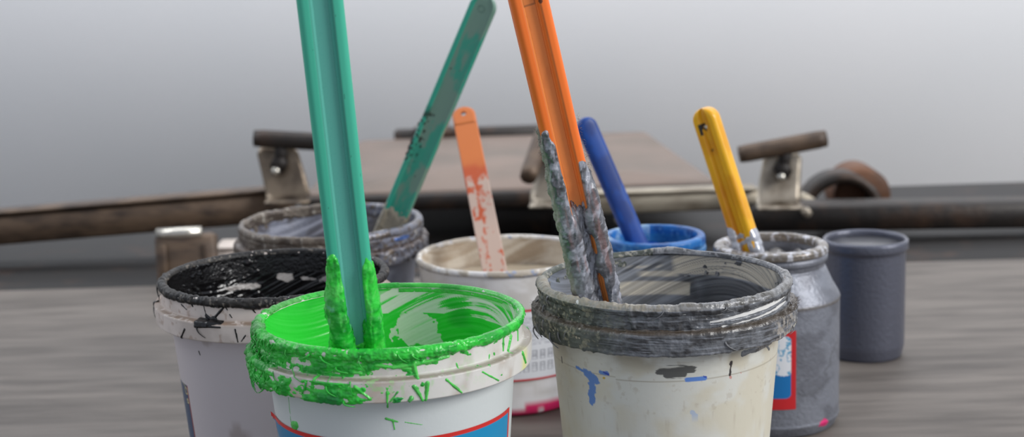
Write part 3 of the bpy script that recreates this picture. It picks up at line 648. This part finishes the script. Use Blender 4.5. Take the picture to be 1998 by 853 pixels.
# ---------- dirty white (middle)
def white_inner(P, phi, h):
    n = fbm(P[..., 0]*50, P[..., 1]*50, P[..., 2]*60, 4, 405); st = streaky(phi, h, 411, 300, 12)
    return rgba(mixc(lin((206, 196, 180)), lin((168, 150, 128)), ss(.35, .65, n*.5+st*.5)), .5+0*h)
def white_crust(P, phi, h, side):
    n1 = fbm(P[..., 0]*110, P[..., 1]*110, P[..., 2]*160, 4, 431); n2 = fbm(P[..., 0]*300, P[..., 1]*300, P[..., 2]*300, 3, 437)
    cov = np.where((side == 0) | ((side == 1) & (h > -5)), .5, -1.2); cov = np.where(side == -1, .9*ss(-2, -.8, h)-.9, cov)
    t = (cov+(n1-.5)*1.6-.3)*.0009
    C = mixc(lin((226, 222, 216)), lin((180, 170, 156)), ss(.45, .6, n1)); C = mixc(C, lin((130, 150, 190)), ss(.64, .70, n2)*.7)
    return t, rgba(C, .45+0*h)
def white_shell(P, phi, h):
    n = fbm(P[..., 0]*40, P[..., 1]*40, P[..., 2]*90, 4, 451)
    C = mixc(lin((228, 226, 226)), lin((206, 202, 198)), ss(.4, .65, n)); C = mixc(C, lin((176, 164, 148)), ss(-8, -2, h)*ss(-5, -50, phi)*.7*ss(.3, .6, n))
    C = mixc(C, lin((188, 176, 160)), .7*ss(-25, -62, phi)*ss(-40, -20, h))
    C = mixc(C, lin((214, 40, 100)), ss(-126.4, -127.2, h)*ss(.30, .36, n))
    return rgba(C, .4+0*h)
white = make_bucket('plain white bucket with dirty beige inside, in the middle between the green and grey buckets', (-.0077, 1.3974), .1387, .082, WHITE, 5, 480, .0014, white_inner, white_crust, white_shell, ink_level=.028, ink_col=lin((186, 172, 150)), collar=False)
def white_label(x, y, W, Hh):
    C = np.tile(PAPER, x.shape+(1,)); red = (y < 2.4) | (y > Hh-2.0) | (x < 2.2) | (x > W-2.2)
    n = vnoise(x*1.3, np.floor(y/1.7)*3.1, 0*x, 3)
    ln = ((y % 1.7) < .75) & (n > .32) & (y > 7) & (y < 34) & (x > 5) & (x < W-5)
    C = np.where(ln[..., None], lin((168, 170, 178)), C)
    # two rows of block characters
    gx, gy = x % 8.2, (y-38) % 11.5
    inb = (y > 38) & (y < 60) & (x > 5) & (x < W-6)
    bar = ((gx > .8) & (gx < 6.6) & (gy > .6) & (gy < 9.4)) & ((gy < 1.7) | (np.abs(gy-3.6) < .5) | (np.abs(gy-6) < .5) | (gy > 8.5) | (gx < 1.8) | (gx > 5.5))
    C = np.where((inb & bar)[..., None], lin((150, 152, 160)), C)
    C = np.where(red[..., None], lin((200, 52, 58)), C)
    return C, None, 0*x
def white_R(h): return .0788-.08*(h-.031)
def _ws(x, y, W, H): return white_label(x, y, W, H)
label_sheet('label_sticker', white, (-.0077, 1.3974), .1387, .0786, -38, 62, .0360, .1030, _ws, off=.0008)['label'] = 'white label with red frame and small grey print'

# ------------------------------------------------------------------ jars (screw top plastic jars)
def jar(label, c, prof, nth, colfn, mat, crust=None, name='ink_jar'):
    cx, cy = c
    t = empty(name, (cx, cy, 0), label, 'jar', 'plastic ink jars at the right')
    pth = seg(prof, .0012); P, N, phi = surf(pth, nth, cx, cy)
    side = np.concatenate([[0], np.cumsum(np.linalg.norm(np.diff(pth, axis=0), axis=1))])[:, None]+0*phi
    C, D = colfn(P, phi, side); P = P+N*D[..., None]
    m = MB(); m.grid(P, C); m.build('jar_body', mat, t, weld=False)
    return t
H = .1519; r = .0478
prof = [(.0001, .006), (.050, .006), (.053, .02), (.0545, .10), (.050, .118), (r-.0075, H-.018), (r-.0075, H-.004), (r-.0068, H-.0006), (r-.005, H), (r-.001, H-.0006), (r, H-.0025), (r, H-.0085), (r-.0012, H-.010), (r+.0006, H-.0115), (r+.0008, H-.014), (r-.0012, H-.0155), (r+.0004, H-.017), (r+.0006, H-.019), (r-.002, H-.021), (r-.001, H-.025), (.056, .112), (.0585, .104), (.0585, .012), (.056, .002), (.052, 0), (.0001, 0)]
def blue_col(P, phi, s):
    n = fbm(P[..., 0]*60, P[..., 1]*60, P[..., 2]*120, 4, 505); n2 = fbm(P[..., 0]*250, P[..., 1]*250, P[..., 2]*250, 3, 507)
    C = mixc(lin((20, 104, 176)), lin((14, 74, 140)), ss(.4, .65, n)); C = mixc(C, lin((90, 150, 200)), ss(.64, .72, n2)*.5)
    inn = (P[..., 2] < H-.006) & (s < .17) ; C = mixc(C, lin((8, 58, 150)), inn*.8)
    C = mixc(C, lin((140, 175, 205)), .8*(P[..., 2] > H-.02)*(s > .1)*ss(-52, -72, phi)*ss(.35, .55, n))
    C = mixc(C, lin((40, 104, 140)), (P[..., 2] < H-.0075)*(~inn)*.45)
    return rgba(C, .4+0*s), (n2-.5)*.0006
blue_jar = jar('round jar smeared all over with blue ink, blue stick in it', (.1308, 1.3969), prof, 360, blue_col, M_ink)
# ink inside
def ink_pool(parent, c, r, z, col, seed, amp=.006, mat=None):
    m = MB(); n = 72; rr = np.linspace(.0003, r, 22); a = np.linspace(-pi, pi, n, endpoint=False); P = np.zeros((22, n, 3))
    P[..., 0] = c[0]+rr[:, None]*np.sin(a); P[..., 1] = c[1]-rr[:, None]*np.cos(a); P[..., 2] = z+amp*(fbm(P[..., 0]*90, P[..., 1]*90, 0*P[..., 0], 4, seed)-.5)*2
    m.grid(P[::-1], np.array(list(col)+[.25])); return m.build('ink_surface', mat or M_ink, parent, weld=False)
ink_pool(blue_jar, (.1308, 1.3969), r-.0078, H-.017, lin((10, 66, 160)), 8, .0025)
H2 = .1596; r2 = .0485
prof2 = [(.0001, .006), (.050, .006), (.0545, .02), (.0565, .10), (.052, .120), (r2-.009, H2-.020), (r2-.009, H2-.003), (r2-.008, H2-.0004), (r2-.006, H2+.0002), (r2-.001, H2-.0004), (r2+.0006, H2-.002), (r2+.0006, H2-.0062), (r2-.0012, H2-.0075), (r2+.0002, H2-.0095), (r2, H2-.0125), (r2-.002, H2-.0145), (r2-.003, H2-.0185), (r2-.001, H2-.021), (.0535, H2-.034), (.0585, H2-.0425), (.0597, H2-.0455), (.0593, H2-.0475), (.0593, .012), (.0598, .010), (.0590, .008), (.056, .001), (.052, 0), (.0001, 0)]
def sj_col(P, phi, s):
    X, Y, Z = P[..., 0], P[..., 1], P[..., 2]; n = fbm(X*40, Y*40, Z*60, 4, 605); n2 = fbm(X*250, Y*250, Z*250, 3, 607); h = Z-H2
    C = mixc(lin((128, 131, 140)), lin((108, 110, 118)), ss(.4, .65, n)); rim = (h > -.0068)
    C = mixc(C, mixc(lin((120, 112, 102)), lin((196, 196, 202)), ss(.52, .66, n2)), rim*.9)
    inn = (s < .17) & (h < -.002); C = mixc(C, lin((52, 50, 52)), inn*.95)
    C = mixc(C, lin((112, 102, 88)), .6*np.exp(-((h+.046)/.0014)**2)); C = mixc(C, lin((100, 102, 108)), .7*np.exp(-((h+.105+.012*np.sin(np.radians(phi)*4)+.01*(n-.5)*6)/.003)**2))
    C = mixc(C, lin((226, 50, 120)), (np.hypot((phi-40)/5, (h+.150)/.0035) < 1+.8*(n2-.5)) & (s > .2))
    return rgba(C, np.where(rim, .25, .42)), np.where(rim & ~inn, (fbm(X*120, Y*120, Z*300, 4, 609)-.4)*.0014, 0)
silver_jar = jar('tall silver-grey screw-neck jar with a red and white label, at the right', (.2242, 1.3058), prof2, 400, sj_col, M_silver)
ink_pool(silver_jar, (.2242, 1.3058), r2-.0105, H2-.013, lin((140, 138, 136)), 9, .006, M_silver)
def jar_label(x, y, W, Hh):
    C = np.tile(PAPER, x.shape+(1,))
    def rr(x0, y0, x1, y1, r):
        dx = np.maximum(np.maximum(x0+r-x, x-(x1-r)), 0); dy = np.maximum(np.maximum(y0+r-y, y-(y1-r)), 0); return np.hypot(dx, dy) < r
    inner = rr(4.5, 4.5, W-4.2, Hh-10, 4)
    n = fbm(x*.16, y*.16, 0*x, 3, 77); sw = np.abs(n-.5) < .035
    C = np.where((sw & (y < Hh*.55))[..., None], lin((90, 160, 196)), C)
    C = np.where((y > Hh*.555+1.0*np.sin(x*.3))[..., None], lin((24, 112, 176)), C)
    C = np.where((~inner)[..., None], lin((196, 36, 42)), C)
    return C, None, 0*x
label_sheet('label_sticker', silver_jar, (.2242, 1.3058), H2, .0593, -85, 11, .0635, .1322, jar_label, slope=0, off=.0004)['label'] = 'white and blue label with red frame'

# dark container behind the silver jar at the frame edge
def dk_col(P, phi, s): return rgba(np.tile(lin((92, 94, 106)), s.shape+(1,)), .3+0*s), 0*s
pr3 = [(.0001, .004), (.036, .004), (.038, .118), (.040, .120), (.042, .118), (.042, .110), (.0395, .108), (.0395, .012), (.037, 0), (.0001, 0)]
dj = empty('steel_can', (.352, 1.50, 0), 'dark steel can just behind the silver-grey jar at the right edge', 'can')
pth = seg(pr3, .003); P, N, phi = surf(pth, 120, .352, 1.50); C, D = dk_col(P, phi, phi*0)
m = MB(); m.grid(P, C); m.build('can_body', M_silver, dj, weld=False)
m = MB(); m.tube([(.352, 1.50, .106), (.352, 1.50, .1135)], .0377, np.array([.1, .1, .11, .3]), 48); m.build('lid', M_silver, dj, smooth=False)

# ------------------------------------------------------------------ sticks
def stick_frame(p0, p1, twist):
    p0, p1 = np.array(p0, float), np.array(p1, float); a = p1-p0; L = np.linalg.norm(a); a /= L
    c = np.array([0, 0, .445])-(p0+p1)/2; n = c-a*np.dot(c, a); n /= np.linalg.norm(n); x = np.cross(a, n)*-1   # x points right seen from the camera
    x = np.cross(n, a)*-1 if False else np.cross(a, n)
    if x[0] < 0: x = -x
    t = radians(twist); n2 = n*cos(t)+x*sin(t); x2 = x*cos(t)-n*sin(t)
    return p0, p1, a, L, x2, n2
def ibeam(w, t, r, hweb, K=6):
    """closed cross-section (x, y), front is +y: two rounded ridges at the edges and a web between"""
    pts = []
    def arc(cx, cy, rx, ry, a0, a1, n):
        return [(cx+rx*cos(radians(a)), cy+ry*sin(radians(a))) for a in np.linspace(a0, a1, n)]
    rc = r*.5
    f = []
    f += [(-w, 0)]+arc(-w+rc, t-rc*1.1, rc, rc*1.1, 180, 90, 7)+arc(-w+r*1.0-rc*.45, t-rc*.5, rc*.45, rc*.5, 90, 10, 4)+[(-w+r*1.06, hweb+.0006), (-w+r*1.2, hweb)]
    f += [(-w*.45, hweb), (0, hweb), (w*.45, hweb)]
    f += [(-x, y) for x, y in reversed(f[:-3])]
    b = [(x, -y) for x, y in reversed(f)][1:-1]
    return np.array(f+b)
def resample(sec, K):
    s = np.concatenate([sec, sec[:1]]); d = np.concatenate([[0], np.cumsum(np.linalg.norm(np.diff(s, axis=0), axis=1))])
    u = np.linspace(0, d[-1], K, endpoint=False); return np.stack([np.interp(u, d, s[:, i]) for i in (0, 1)], -1)
def make_stick(label, p0, p1, W, T, twist, colfn, crust=None, ridge=.28, web=.0012, round_end=True, K=120, ds=.0012, mat=None, crust_mat=None, bow=0, sec=None, extra=None, open_end=False):
    p0, p1, a, L, X, Nn = stick_frame(p0, p1, twist)
    t = empty('ink_spatula', tuple(p0), label, 'spatula', 'plastic spatulas standing in the ink containers')
    w = W/2; sec = resample(ibeam(w, T/2, W*ridge, web) if sec is None else sec, K)
    n = int(L/ds)+1; s = np.linspace(0, L, n)
    if round_end: s = np.concatenate([s[s < L-w], L-w+w*np.sin(np.linspace(0, pi/2, 24))])
    f = np.ones(len(s))
    if round_end: f = np.sqrt(np.clip(1-np.clip((s-(L-w))/w, 0, 1)**2, 1e-5, 1))
    fy = 1-.75*(1-f)**2
    S = s[:, None]+0*sec[:, 0]; SX = sec[:, 0][None]*f[:, None]; SY = sec[:, 1][None]*fy[:, None]
    if round_end: SY = SY*np.where(s >= L-1e-6, 0.0, 1)[:, None]
    bend = bow*4*(s/L)*(1-s/L)
    P = p0+a*S[..., None]+X*SX[..., None]+Nn*(SY+bend[:, None])[..., None]
    SXn = sec[:, 0][None]+0*S; SYn = sec[:, 1][None]+0*S
    C = colfn(S, SXn/w, SYn/(T/2), L)
    m = MB(); c0 = P[0].mean(0)
    P2 = np.concatenate([np.tile(c0, (1, K, 1)), P]); C2 = np.concatenate([C[:1], C])
    if not round_end or True:
        P2 = np.concatenate([P2, np.tile(P[-1].mean(0), (1, K, 1))]); C2 = np.concatenate([C2, C[-1:]])
    m.grid(P2, C2); m.build('blade', mat or M_stick, t, weld=False)
    if crust:
        tg = np.roll(sec, -1, 0)-np.roll(sec, 1, 0); nn = np.stack([-tg[:, 1], tg[:, 0]], -1); nn /= np.linalg.norm(nn, axis=1)[:, None]+1e-9
        if (nn*sec).sum() < 0: nn = -nn
        Th, Cc = crust(S, SXn/w, SYn/(T/2), L, P)
        Nv = X*nn[None, :, :1]+Nn*nn[None, :, 1:]
        Pc = P+Nv*np.clip(Th, -.0004, .006)[..., None]
        cm = MB(); cm.grid(Pc, Cc, keep=Th > -.0001)
        if extra: extra(cm, p0, a, X, Nn)
        cm.build('ink_coat', crust_mat or M_ink, t, weld=False)
    return t
def ext(pa, pb, zlo, zhi):
    """extend a line through two points down to height zlo and up to zhi"""
    pa, pb = np.array(pa), np.array(pb); d = (pb-pa)/(pb[2]-pa[2]); return pa+d*(zlo-pa[2]), pa+d*(zhi-pa[2])

# tall mint stick in the green bucket
MINT = lin((66, 178, 148)); MINT_W = lin((92, 172, 158))
def mint_col(S, x, y, L):
    n = vnoise(S*2200, x*28, y*14, 701); webm = (np.abs(x) < .5)
    C = mixc(MINT, MINT_W, webm*.95); C = mixc(C, lin((58, 150, 136)), (n > .8)*.22*webm)
    C = mixc(C, lin((40, 128, 104)), .6*np.exp(-((np.abs(x)-.47)/.035)**2));  # crease shade beside the ridges, painted as a darker line
    g = vnoise(S*170, x*16, y*9, 703); C = mixc(C, lin((42, 96, 84)), (g > .975)*.6*(1-webm))
    return rgba(C, .38+.15*webm)
b0, b1 = ext((-.0945, .8874, .1983), (-.1018, .8532, .4010), .152, .455)
b0 = b0+np.array([.000, .006, 0]); b1 = b1+np.array([0, .0, 0])
zvis = .2027
def gcrust(S, x, y, L, P):
    z = P[..., 2]; n1 = fbm(x*1.2, y*1.2, S*120, 4, 711); n2 = fbm(P[..., 0]*500, P[..., 1]*500, S*220, 3, 713); rg = ridged(P[..., 0]*420, P[..., 1]*420, S*90, 3, 715)
    rid = ss(.42, .56, np.abs(x)); up = z-.1988                                            # height above the rim
    top = np.where(x < 0, .0620, .0590); top = top-.006*np.abs((np.abs(x)-.78)/.22)**2; cov = ss(0, .008, top-up+.018*(n1-.5))*(.45+.8*ss(.05, .02, up))
    cov = cov*rid + (1-rid)*ss(.006, -.006, up-.022*(n1-.45)*2-.003)*.8*ss(.50, .30, n1*ss(.6, .1, np.abs(x)))
    side_hi = (x < 0)*ss(.044, .030, up)
    t = (cov+(n1-.5)*.8*cov-.20)*.0026*(.8+.6*side_hi); t = t+np.where(t > 0, (rg-.45)*.0024*np.clip(t/.0006, 0, 1), 0)
    C = mixc(GREEN, GREEN_D, ss(.45, .65, n1)); C = mixc(C, lin((90, 205, 90)), ss(.5, .65, n2)*.6); C = mixc(C, lin((90, 170, 140)), ss(.62, .7, n2)*ss(.55, .65, n1)*.5)
    return t, rgba(C, .25+.1*n2)
make_stick('tall mint green channelled stick standing in the green ink bucket', b0, b1, .0258, .0095, 4, mint_col, gcrust, ridge=.29, web=.0012, round_end=False, K=170, ds=.0006)

# tall orange stick in the grey bucket
ORG = lin((244, 118, 40)); ORG_W = lin((226, 142, 74))
def org_col(S, x, y, L):
    webm = (np.abs(x) < .5); C = mixc(ORG, ORG_W, webm*.9); n = fbm(S*60, x*2, y, 3, 721)
    C = mixc(C, lin((214, 124, 60)), ss(.5, .7, n)*webm*.5); C = mixc(C, lin((196, 78, 24)), .6*np.exp(-((np.abs(x)-.47)/.035)**2))
    # moulded mark near the top of the web and a dark nick
    u = (S-(L-ORG_TOP)); mk = webm & (np.abs(x+.05) < .34) & (np.abs(u) < .0052); fr = mk & ((np.abs(np.abs(x+.05)-.31) < .035) | (np.abs(np.abs(u)-.0048) < .0005))
    ins = mk & (np.abs(u-.0012-.0012*np.sin(x*9)) < .00045) & (np.abs(x+.05) < .22)
    C = mixc(C, lin((110, 70, 44)), (fr | ins)*.55); C = mixc(C, lin((70, 34, 24)), (np.hypot((x-.50)/.10, (u+.0032)/.0015) < 1)*.9)
    return rgba(C, .38+.12*webm)
o0, o1 = ext((.0545, .9852, .1984), (.0142, .9484, .3943), .152, .455)
ORG_TOP = .061
def ocrust(S, x, y, L, P):
    z = P[..., 2]; up = z-.2; Xc, Yc = P[..., 0], P[..., 1]
    n1 = fbm(x*2.4, y*2.4, S*85, 4, 731); n2 = fbm(Xc*450, Yc*450, S*200, 3, 733); rg = ridged(Xc*420, Yc*420, S*80, 3, 735); lg = fbm(x*6+0*S, y*5, S*25, 3, 737)
    rid = ss(.42, .56, np.abs(x)); left = x < 0
    topl = .107; topr = .101; webtop = .063
    cr = ss(0, .006, np.where(left, topl+.008, topr+.004)-.005*np.abs((np.abs(x)-.8)/.2)**2*(y > -.2)-up+.026*(n1-.5))*(.50+.55*ss(.095, .045, up))
    cr = np.where((~left), cr*ss(.106, .07, up), cr)
    cw = ss(0, .006, webtop-up+.02*(n1-.5))*(.55+.4*ss(.06, .02, up))
    slot = np.maximum(np.exp(-((x-.36)/.13)**2)*ss(.020, .008, up), np.maximum(np.exp(-(((x-.40)/.09)**2+((up-.034)/.007)**2)), np.exp(-(((x+.28)/.09)**2+((up-.026)/.006)**2))))
    cov = cr*rid+(1-rid)*(cw-1.5*slot)
    cov = np.where(y < -.2, np.where(up < .085+.02*(n1-.5), .8, cr*.8), cov)
    t = (cov+(n1-.5)*.9*np.clip(cov, 0, 1)-.22)*.0030; t = t+np.where(t > 0, (rg-.45)*.0034*np.clip(t/.0007, 0, 1), 0)
    C = mixc(lin((120, 122, 128)), lin((90, 90, 94)), ss(.42, .6, n1)); C = mixc(C, lin((166, 168, 178)), ss(.52, .64, n2)*.7); C = mixc(C, lin((190, 120, 100)), ss(.64, .70, lg)*.2)
    sd = ss(-.93, -1.0, x); C = mixc(C, lin((156, 150, 140)), sd*.85)
    return t, rgba(C, .22+.45*sd+.1*n2)
def ofuzz(cm, p0, a, X, Nn):
    rnd = random.Random(9)
    for i in range(150):
        s = rnd.uniform(.10, .165)/a[2]; side = rnd.choice([-1, 1]); p = p0+a*s+X*side*.0135+Nn*rnd.uniform(-.004, .004); l = rnd.uniform(.001, .0035)
        d = X*side*rnd.uniform(.2, 1)+a*rnd.uniform(-.8, .8)+Nn*rnd.uniform(-.5, .5); d /= np.linalg.norm(d); q = np.array([rnd.uniform(-1, 1) for _ in range(3)])*l*.4
        cm.tube([p, p+d*l*.5+q, p+d*l], [.00009, .00007, .00004], np.array(list(lin((120, 110, 104)))+[.9]), 4)
make_stick('tall orange channelled stick caked with grey ink, standing in the grey ink bucket', o0, o1, .0240, .0120, 13, org_col, ocrust, ridge=.30, web=.0012, round_end=False, K=170, ds=.0006, extra=ofuzz)

# darker mint stick in the silver bucket
def mint2_col(S, x, y, L):
    n = fbm(S*35, x*1.2, y, 4, 741); n2 = vnoise(S*500, x*5, y*4, 743)
    C = mixc(lin((46, 140, 118)), lin((108, 132, 118)), ss(.42, .55, n)*(x > -.55)*.85); C = mixc(C, lin((44, 150, 128)), (x <= -.55)*.8)
    u = L-S; C = mixc(C, lin((28, 30, 28)), ss(.56, .66, n2)*ss(.115, .13, u)*ss(.19, .16, u)*(x < -.1)*.95)
    C = mixc(C, lin((60, 90, 76)), (np.abs(np.hypot(x*.0125, u-.014)-.003) < .0006)*.6)
    return rgba(C, .22+0*S)
def mint2_crust(S, x, y, L, P):
    n = fbm(x*3, y*3, S*260, 3, 745); u = L-S
    t = (ss(.60, .75, n)*ss(.115, .13, u)*ss(.19, .17, u)*ss(-.5, -.9, x)-.3)*.002
    t = np.maximum(t, (ss(.222, .235, u+.02*(n-.5))-.35+(n-.5))*.0012)
    C = mixc(lin((40, 36, 34)), lin((140, 132, 116)), ss(.20, .21, u))
    return t, rgba(C, .4+0*S)
d0, d1 = ext((-.1154, 1.4643, .1591), (-.0177, 1.4324, .3699), .127, .3745)
flat = lambda w, t: np.array([(-w, 0), (-w+.0006, t*.6), (-w+.0022, t*.96), (-w+.0042, t), (-w+.0056, t*.72), (-w*.3, t*.62), (w*.3, t*.62), (w-.0040, t*.72), (w-.002, t*.9), (w-.0006, t*.6), (w, 0), (w-.0006, -t*.6), (w-.003, -t), (0, -t*.8), (-w+.003, -t), (-w+.0006, -t*.6)])
d0, d1 = d0, d1
make_stick('dark mint stick with worn grey face leaning right out of the silver-crusted bucket', d0, d1, .0262, .011, -14, mint2_col, mint2_crust, sec=flat(.0131, .0055), K=90)

# flat orange stick in the white bucket: strip with a real hole
def flat_strip(label, p0, p1, W, th, hole_r, hole_off, twist, colfn):
    p0, p1, a, L, X, Nn = stick_frame(p0, p1, twist); t = empty('ink_spatula', tuple(p0), label, 'spatula', 'plastic spatulas standing in the ink containers'); w = W/2
    # polar grid round the hole for the head, plain grid for the shank, all one mesh
    hs = L-hole_off; K = 64; m = MB()
    ang = np.linspace(0, 2*pi, K, endpoint=False); inner = np.stack([hole_r*np.cos(ang), hs+hole_r*np.sin(ang)], -1)
    def outline(t_):
        dx, dy = cos(t_), sin(t_)
        # boundary: sides x=±w, bottom y=hs-w*1.2, top semicircle centre L-w
        best = 9
        if abs(dx) > 1e-6: best = w/abs(dx)
        if dy < 0: best = min(best, (w*1.2)/-dy)
        x, y = dx*best, hs+dy*best
        if y > L-w:
            cy = L-w-hs; b = dy*cy; D = b*b-cy*cy+w*w; best = b+sqrt(max(D, 0)); x, y = dx*best, hs+dy*best
        return (x, y)
    outer = np.array([outline(q) for q in ang])
    # snap two points exactly on the lower corners
    for cxr in (-w, w):
        k = np.argmin(np.hypot(outer[:, 0]-cxr, outer[:, 1]-(hs-w*1.2))); outer[k] = (cxr, hs-w*1.2)
    lev = [inner+(outer-inner)*u for u in (0, .33, .66, 1)]
    loop = [(l, +th/2) for l in lev]+[(l, -th/2) for l in lev[::-1]]+[(lev[0], th/2)]
    G = np.array([np.stack([l[:, 0], l[:, 1], np.full(K, y)], -1) for l, y in loop])
    def place(G): return p0+a*G[..., 1:2]+X*G[..., 0:1]+Nn*G[..., 2:3]
    m.grid(place(G), colfn(G[..., 1], G[..., 0]/w, G[..., 2], L))
    s = np.linspace(0, hs-w*1.2+.0009, 150); sec = resample(np.array([(-w, 0), (-w+.0004, th/2), (w-.0004, th/2), (w, 0), (w-.0004, -th/2), (-w+.0004, -th/2)]), 60)
    G2 = np.zeros((150, 60, 3)); G2[..., 0] = sec[:, 0]; G2[..., 2] = sec[:, 1]; G2[..., 1] = s[:, None]
    P = place(G2); m.grid(np.concatenate([np.tile(P[0].mean(0), (1, 60, 1)), P, np.tile(P[-1].mean(0), (1, 60, 1))]), colfn(np.concatenate([G2[:1, :, 1], G2[..., 1], G2[-1:, :, 1]]), np.concatenate([G2[:1, :, 0], G2[..., 0], G2[-1:, :, 0]])/w, np.concatenate([G2[:1, :, 2], G2[..., 2], G2[-1:, :, 2]]), L))
    m.build('blade', M_stick, t, weld=False, smooth=False)
    return t
def flat_col(S, x, y, L):
    u = L-S; n = fbm(x*1.6, y*200, S*50, 4, 751); n2 = fbm(x*4, y*200, S*220, 4, 755)
    C = mixc(lin((204, 112, 54)), lin((192, 98, 46)), ss(.06, .09, u))
    C = mixc(C, lin((186, 80, 38)), ss(.07, .082, u+.012*(n-.5)))
    C = mixc(C, lin((190, 172, 158)), ss(.086, .096, u+.02*(n2-.5))*ss(.42, .55, n2*.5+n*.5+.10*ss(.08, .14, u)-.12*np.exp(-((x+.2)/.18)**2))*.88)
    return rgba(C, .5+0*S)
f0, f1 = ext((-.0187, 1.3810, .1331), (-.0452, 1.5132, .2577), .115, .2602)
flat_strip('short flat orange stick with a round hole in its end, in the plain white bucket', f0, f1, .0228, .003, .0028, .0085, 0, flat_col)

# blue stick
def blue_s(S, x, y, L):
    n = fbm(S*60, x, y, 3, 761); C = mixc(lin((8, 66, 146)), lin((6, 50, 120)), ss(.4, .65, n)); g = vnoise(S*220, x*4, y*3, 763)
    C = mixc(C, lin((40, 60, 100)), (g > .9)*.4)
    return rgba(C, .45+0*S)
roundbar = lambda w, t: np.array([(w*np.sign(cos(a))*abs(cos(a))**.8, t*np.sign(sin(a))*abs(sin(a))**.7) for a in np.linspace(pi, -pi, 40, endpoint=False)])
q0, q1 = ext((.1120, 1.3896, .1522), (.0694, 1.3901, .2583), .128, .2630)
make_stick('smooth blue stick standing in the blue jar', q0, q1, .0195, .0115, 20, blue_s, sec=roundbar(.0098, .0058), K=72)

# yellow stick
def yel(S, x, y, L):
    u = L-S; n = fbm(S*50, x*1.5, y, 4, 771); C = mixc(lin((236, 176, 24)), lin((226, 158, 18)), ss(.4, .65, n)); C = mixc(C, lin((206, 124, 20)), ss(.03, .12, u)*(x < -.1)*.7)
    # black letter mark with an angled arm near the top
    ux, uy = (x+.22)*.011*700, (u-.0175)*720
    mk = ((np.abs(ux+1.6) < .8) & (np.abs(uy) < 3.6)) | ((np.abs(uy+2.8) < .9) & (ux > -2.2) & (ux < 1.6)) | ((np.abs(uy+.2-.9*ux) < .8) & (ux > -1) & (ux < 1.6))
    C = mixc(C, lin((24, 22, 20)), mk & (y > 0)); C = mixc(C, lin((224, 220, 205)), (np.hypot(ux-1.1, uy+1.0) < 1.0) & (y > 0) & ~mk)
    C = mixc(C, lin((110, 74, 20)), (np.hypot(ux-.5, uy-14) < .9)*(y > 0)*.8)
    return rgba(C, .30+0*S)
def ycrust(S, x, y, L, P):
    up = P[..., 2]-.1596; n = fbm(x*2, y*2, S*260, 3, 775); e = ss(.55, .85, np.abs(x-.25)*1.1)
    t = (ss(.024, .010, up+.012*(n-.5))*(.3+.6*e)+(n-.5)*1.1-.38)*.0022; t = np.where(up > .026, -.001, t)
    return t, rgba(np.tile(lin((186, 188, 196)), S.shape+(1,)), .2+0*S)
y0, y1 = ext((.2011, 1.2896, .1620), (.1657, 1.3025, .2792), .135, .2800)
make_stick('yellow stick with a black letter mark near its tip, in the silver-grey jar', y0, y1, .0225, .014, -28, yel, ycrust, sec=ibeam(.01125, .007, .0078, .0040), K=100, crust_mat=M_silver)
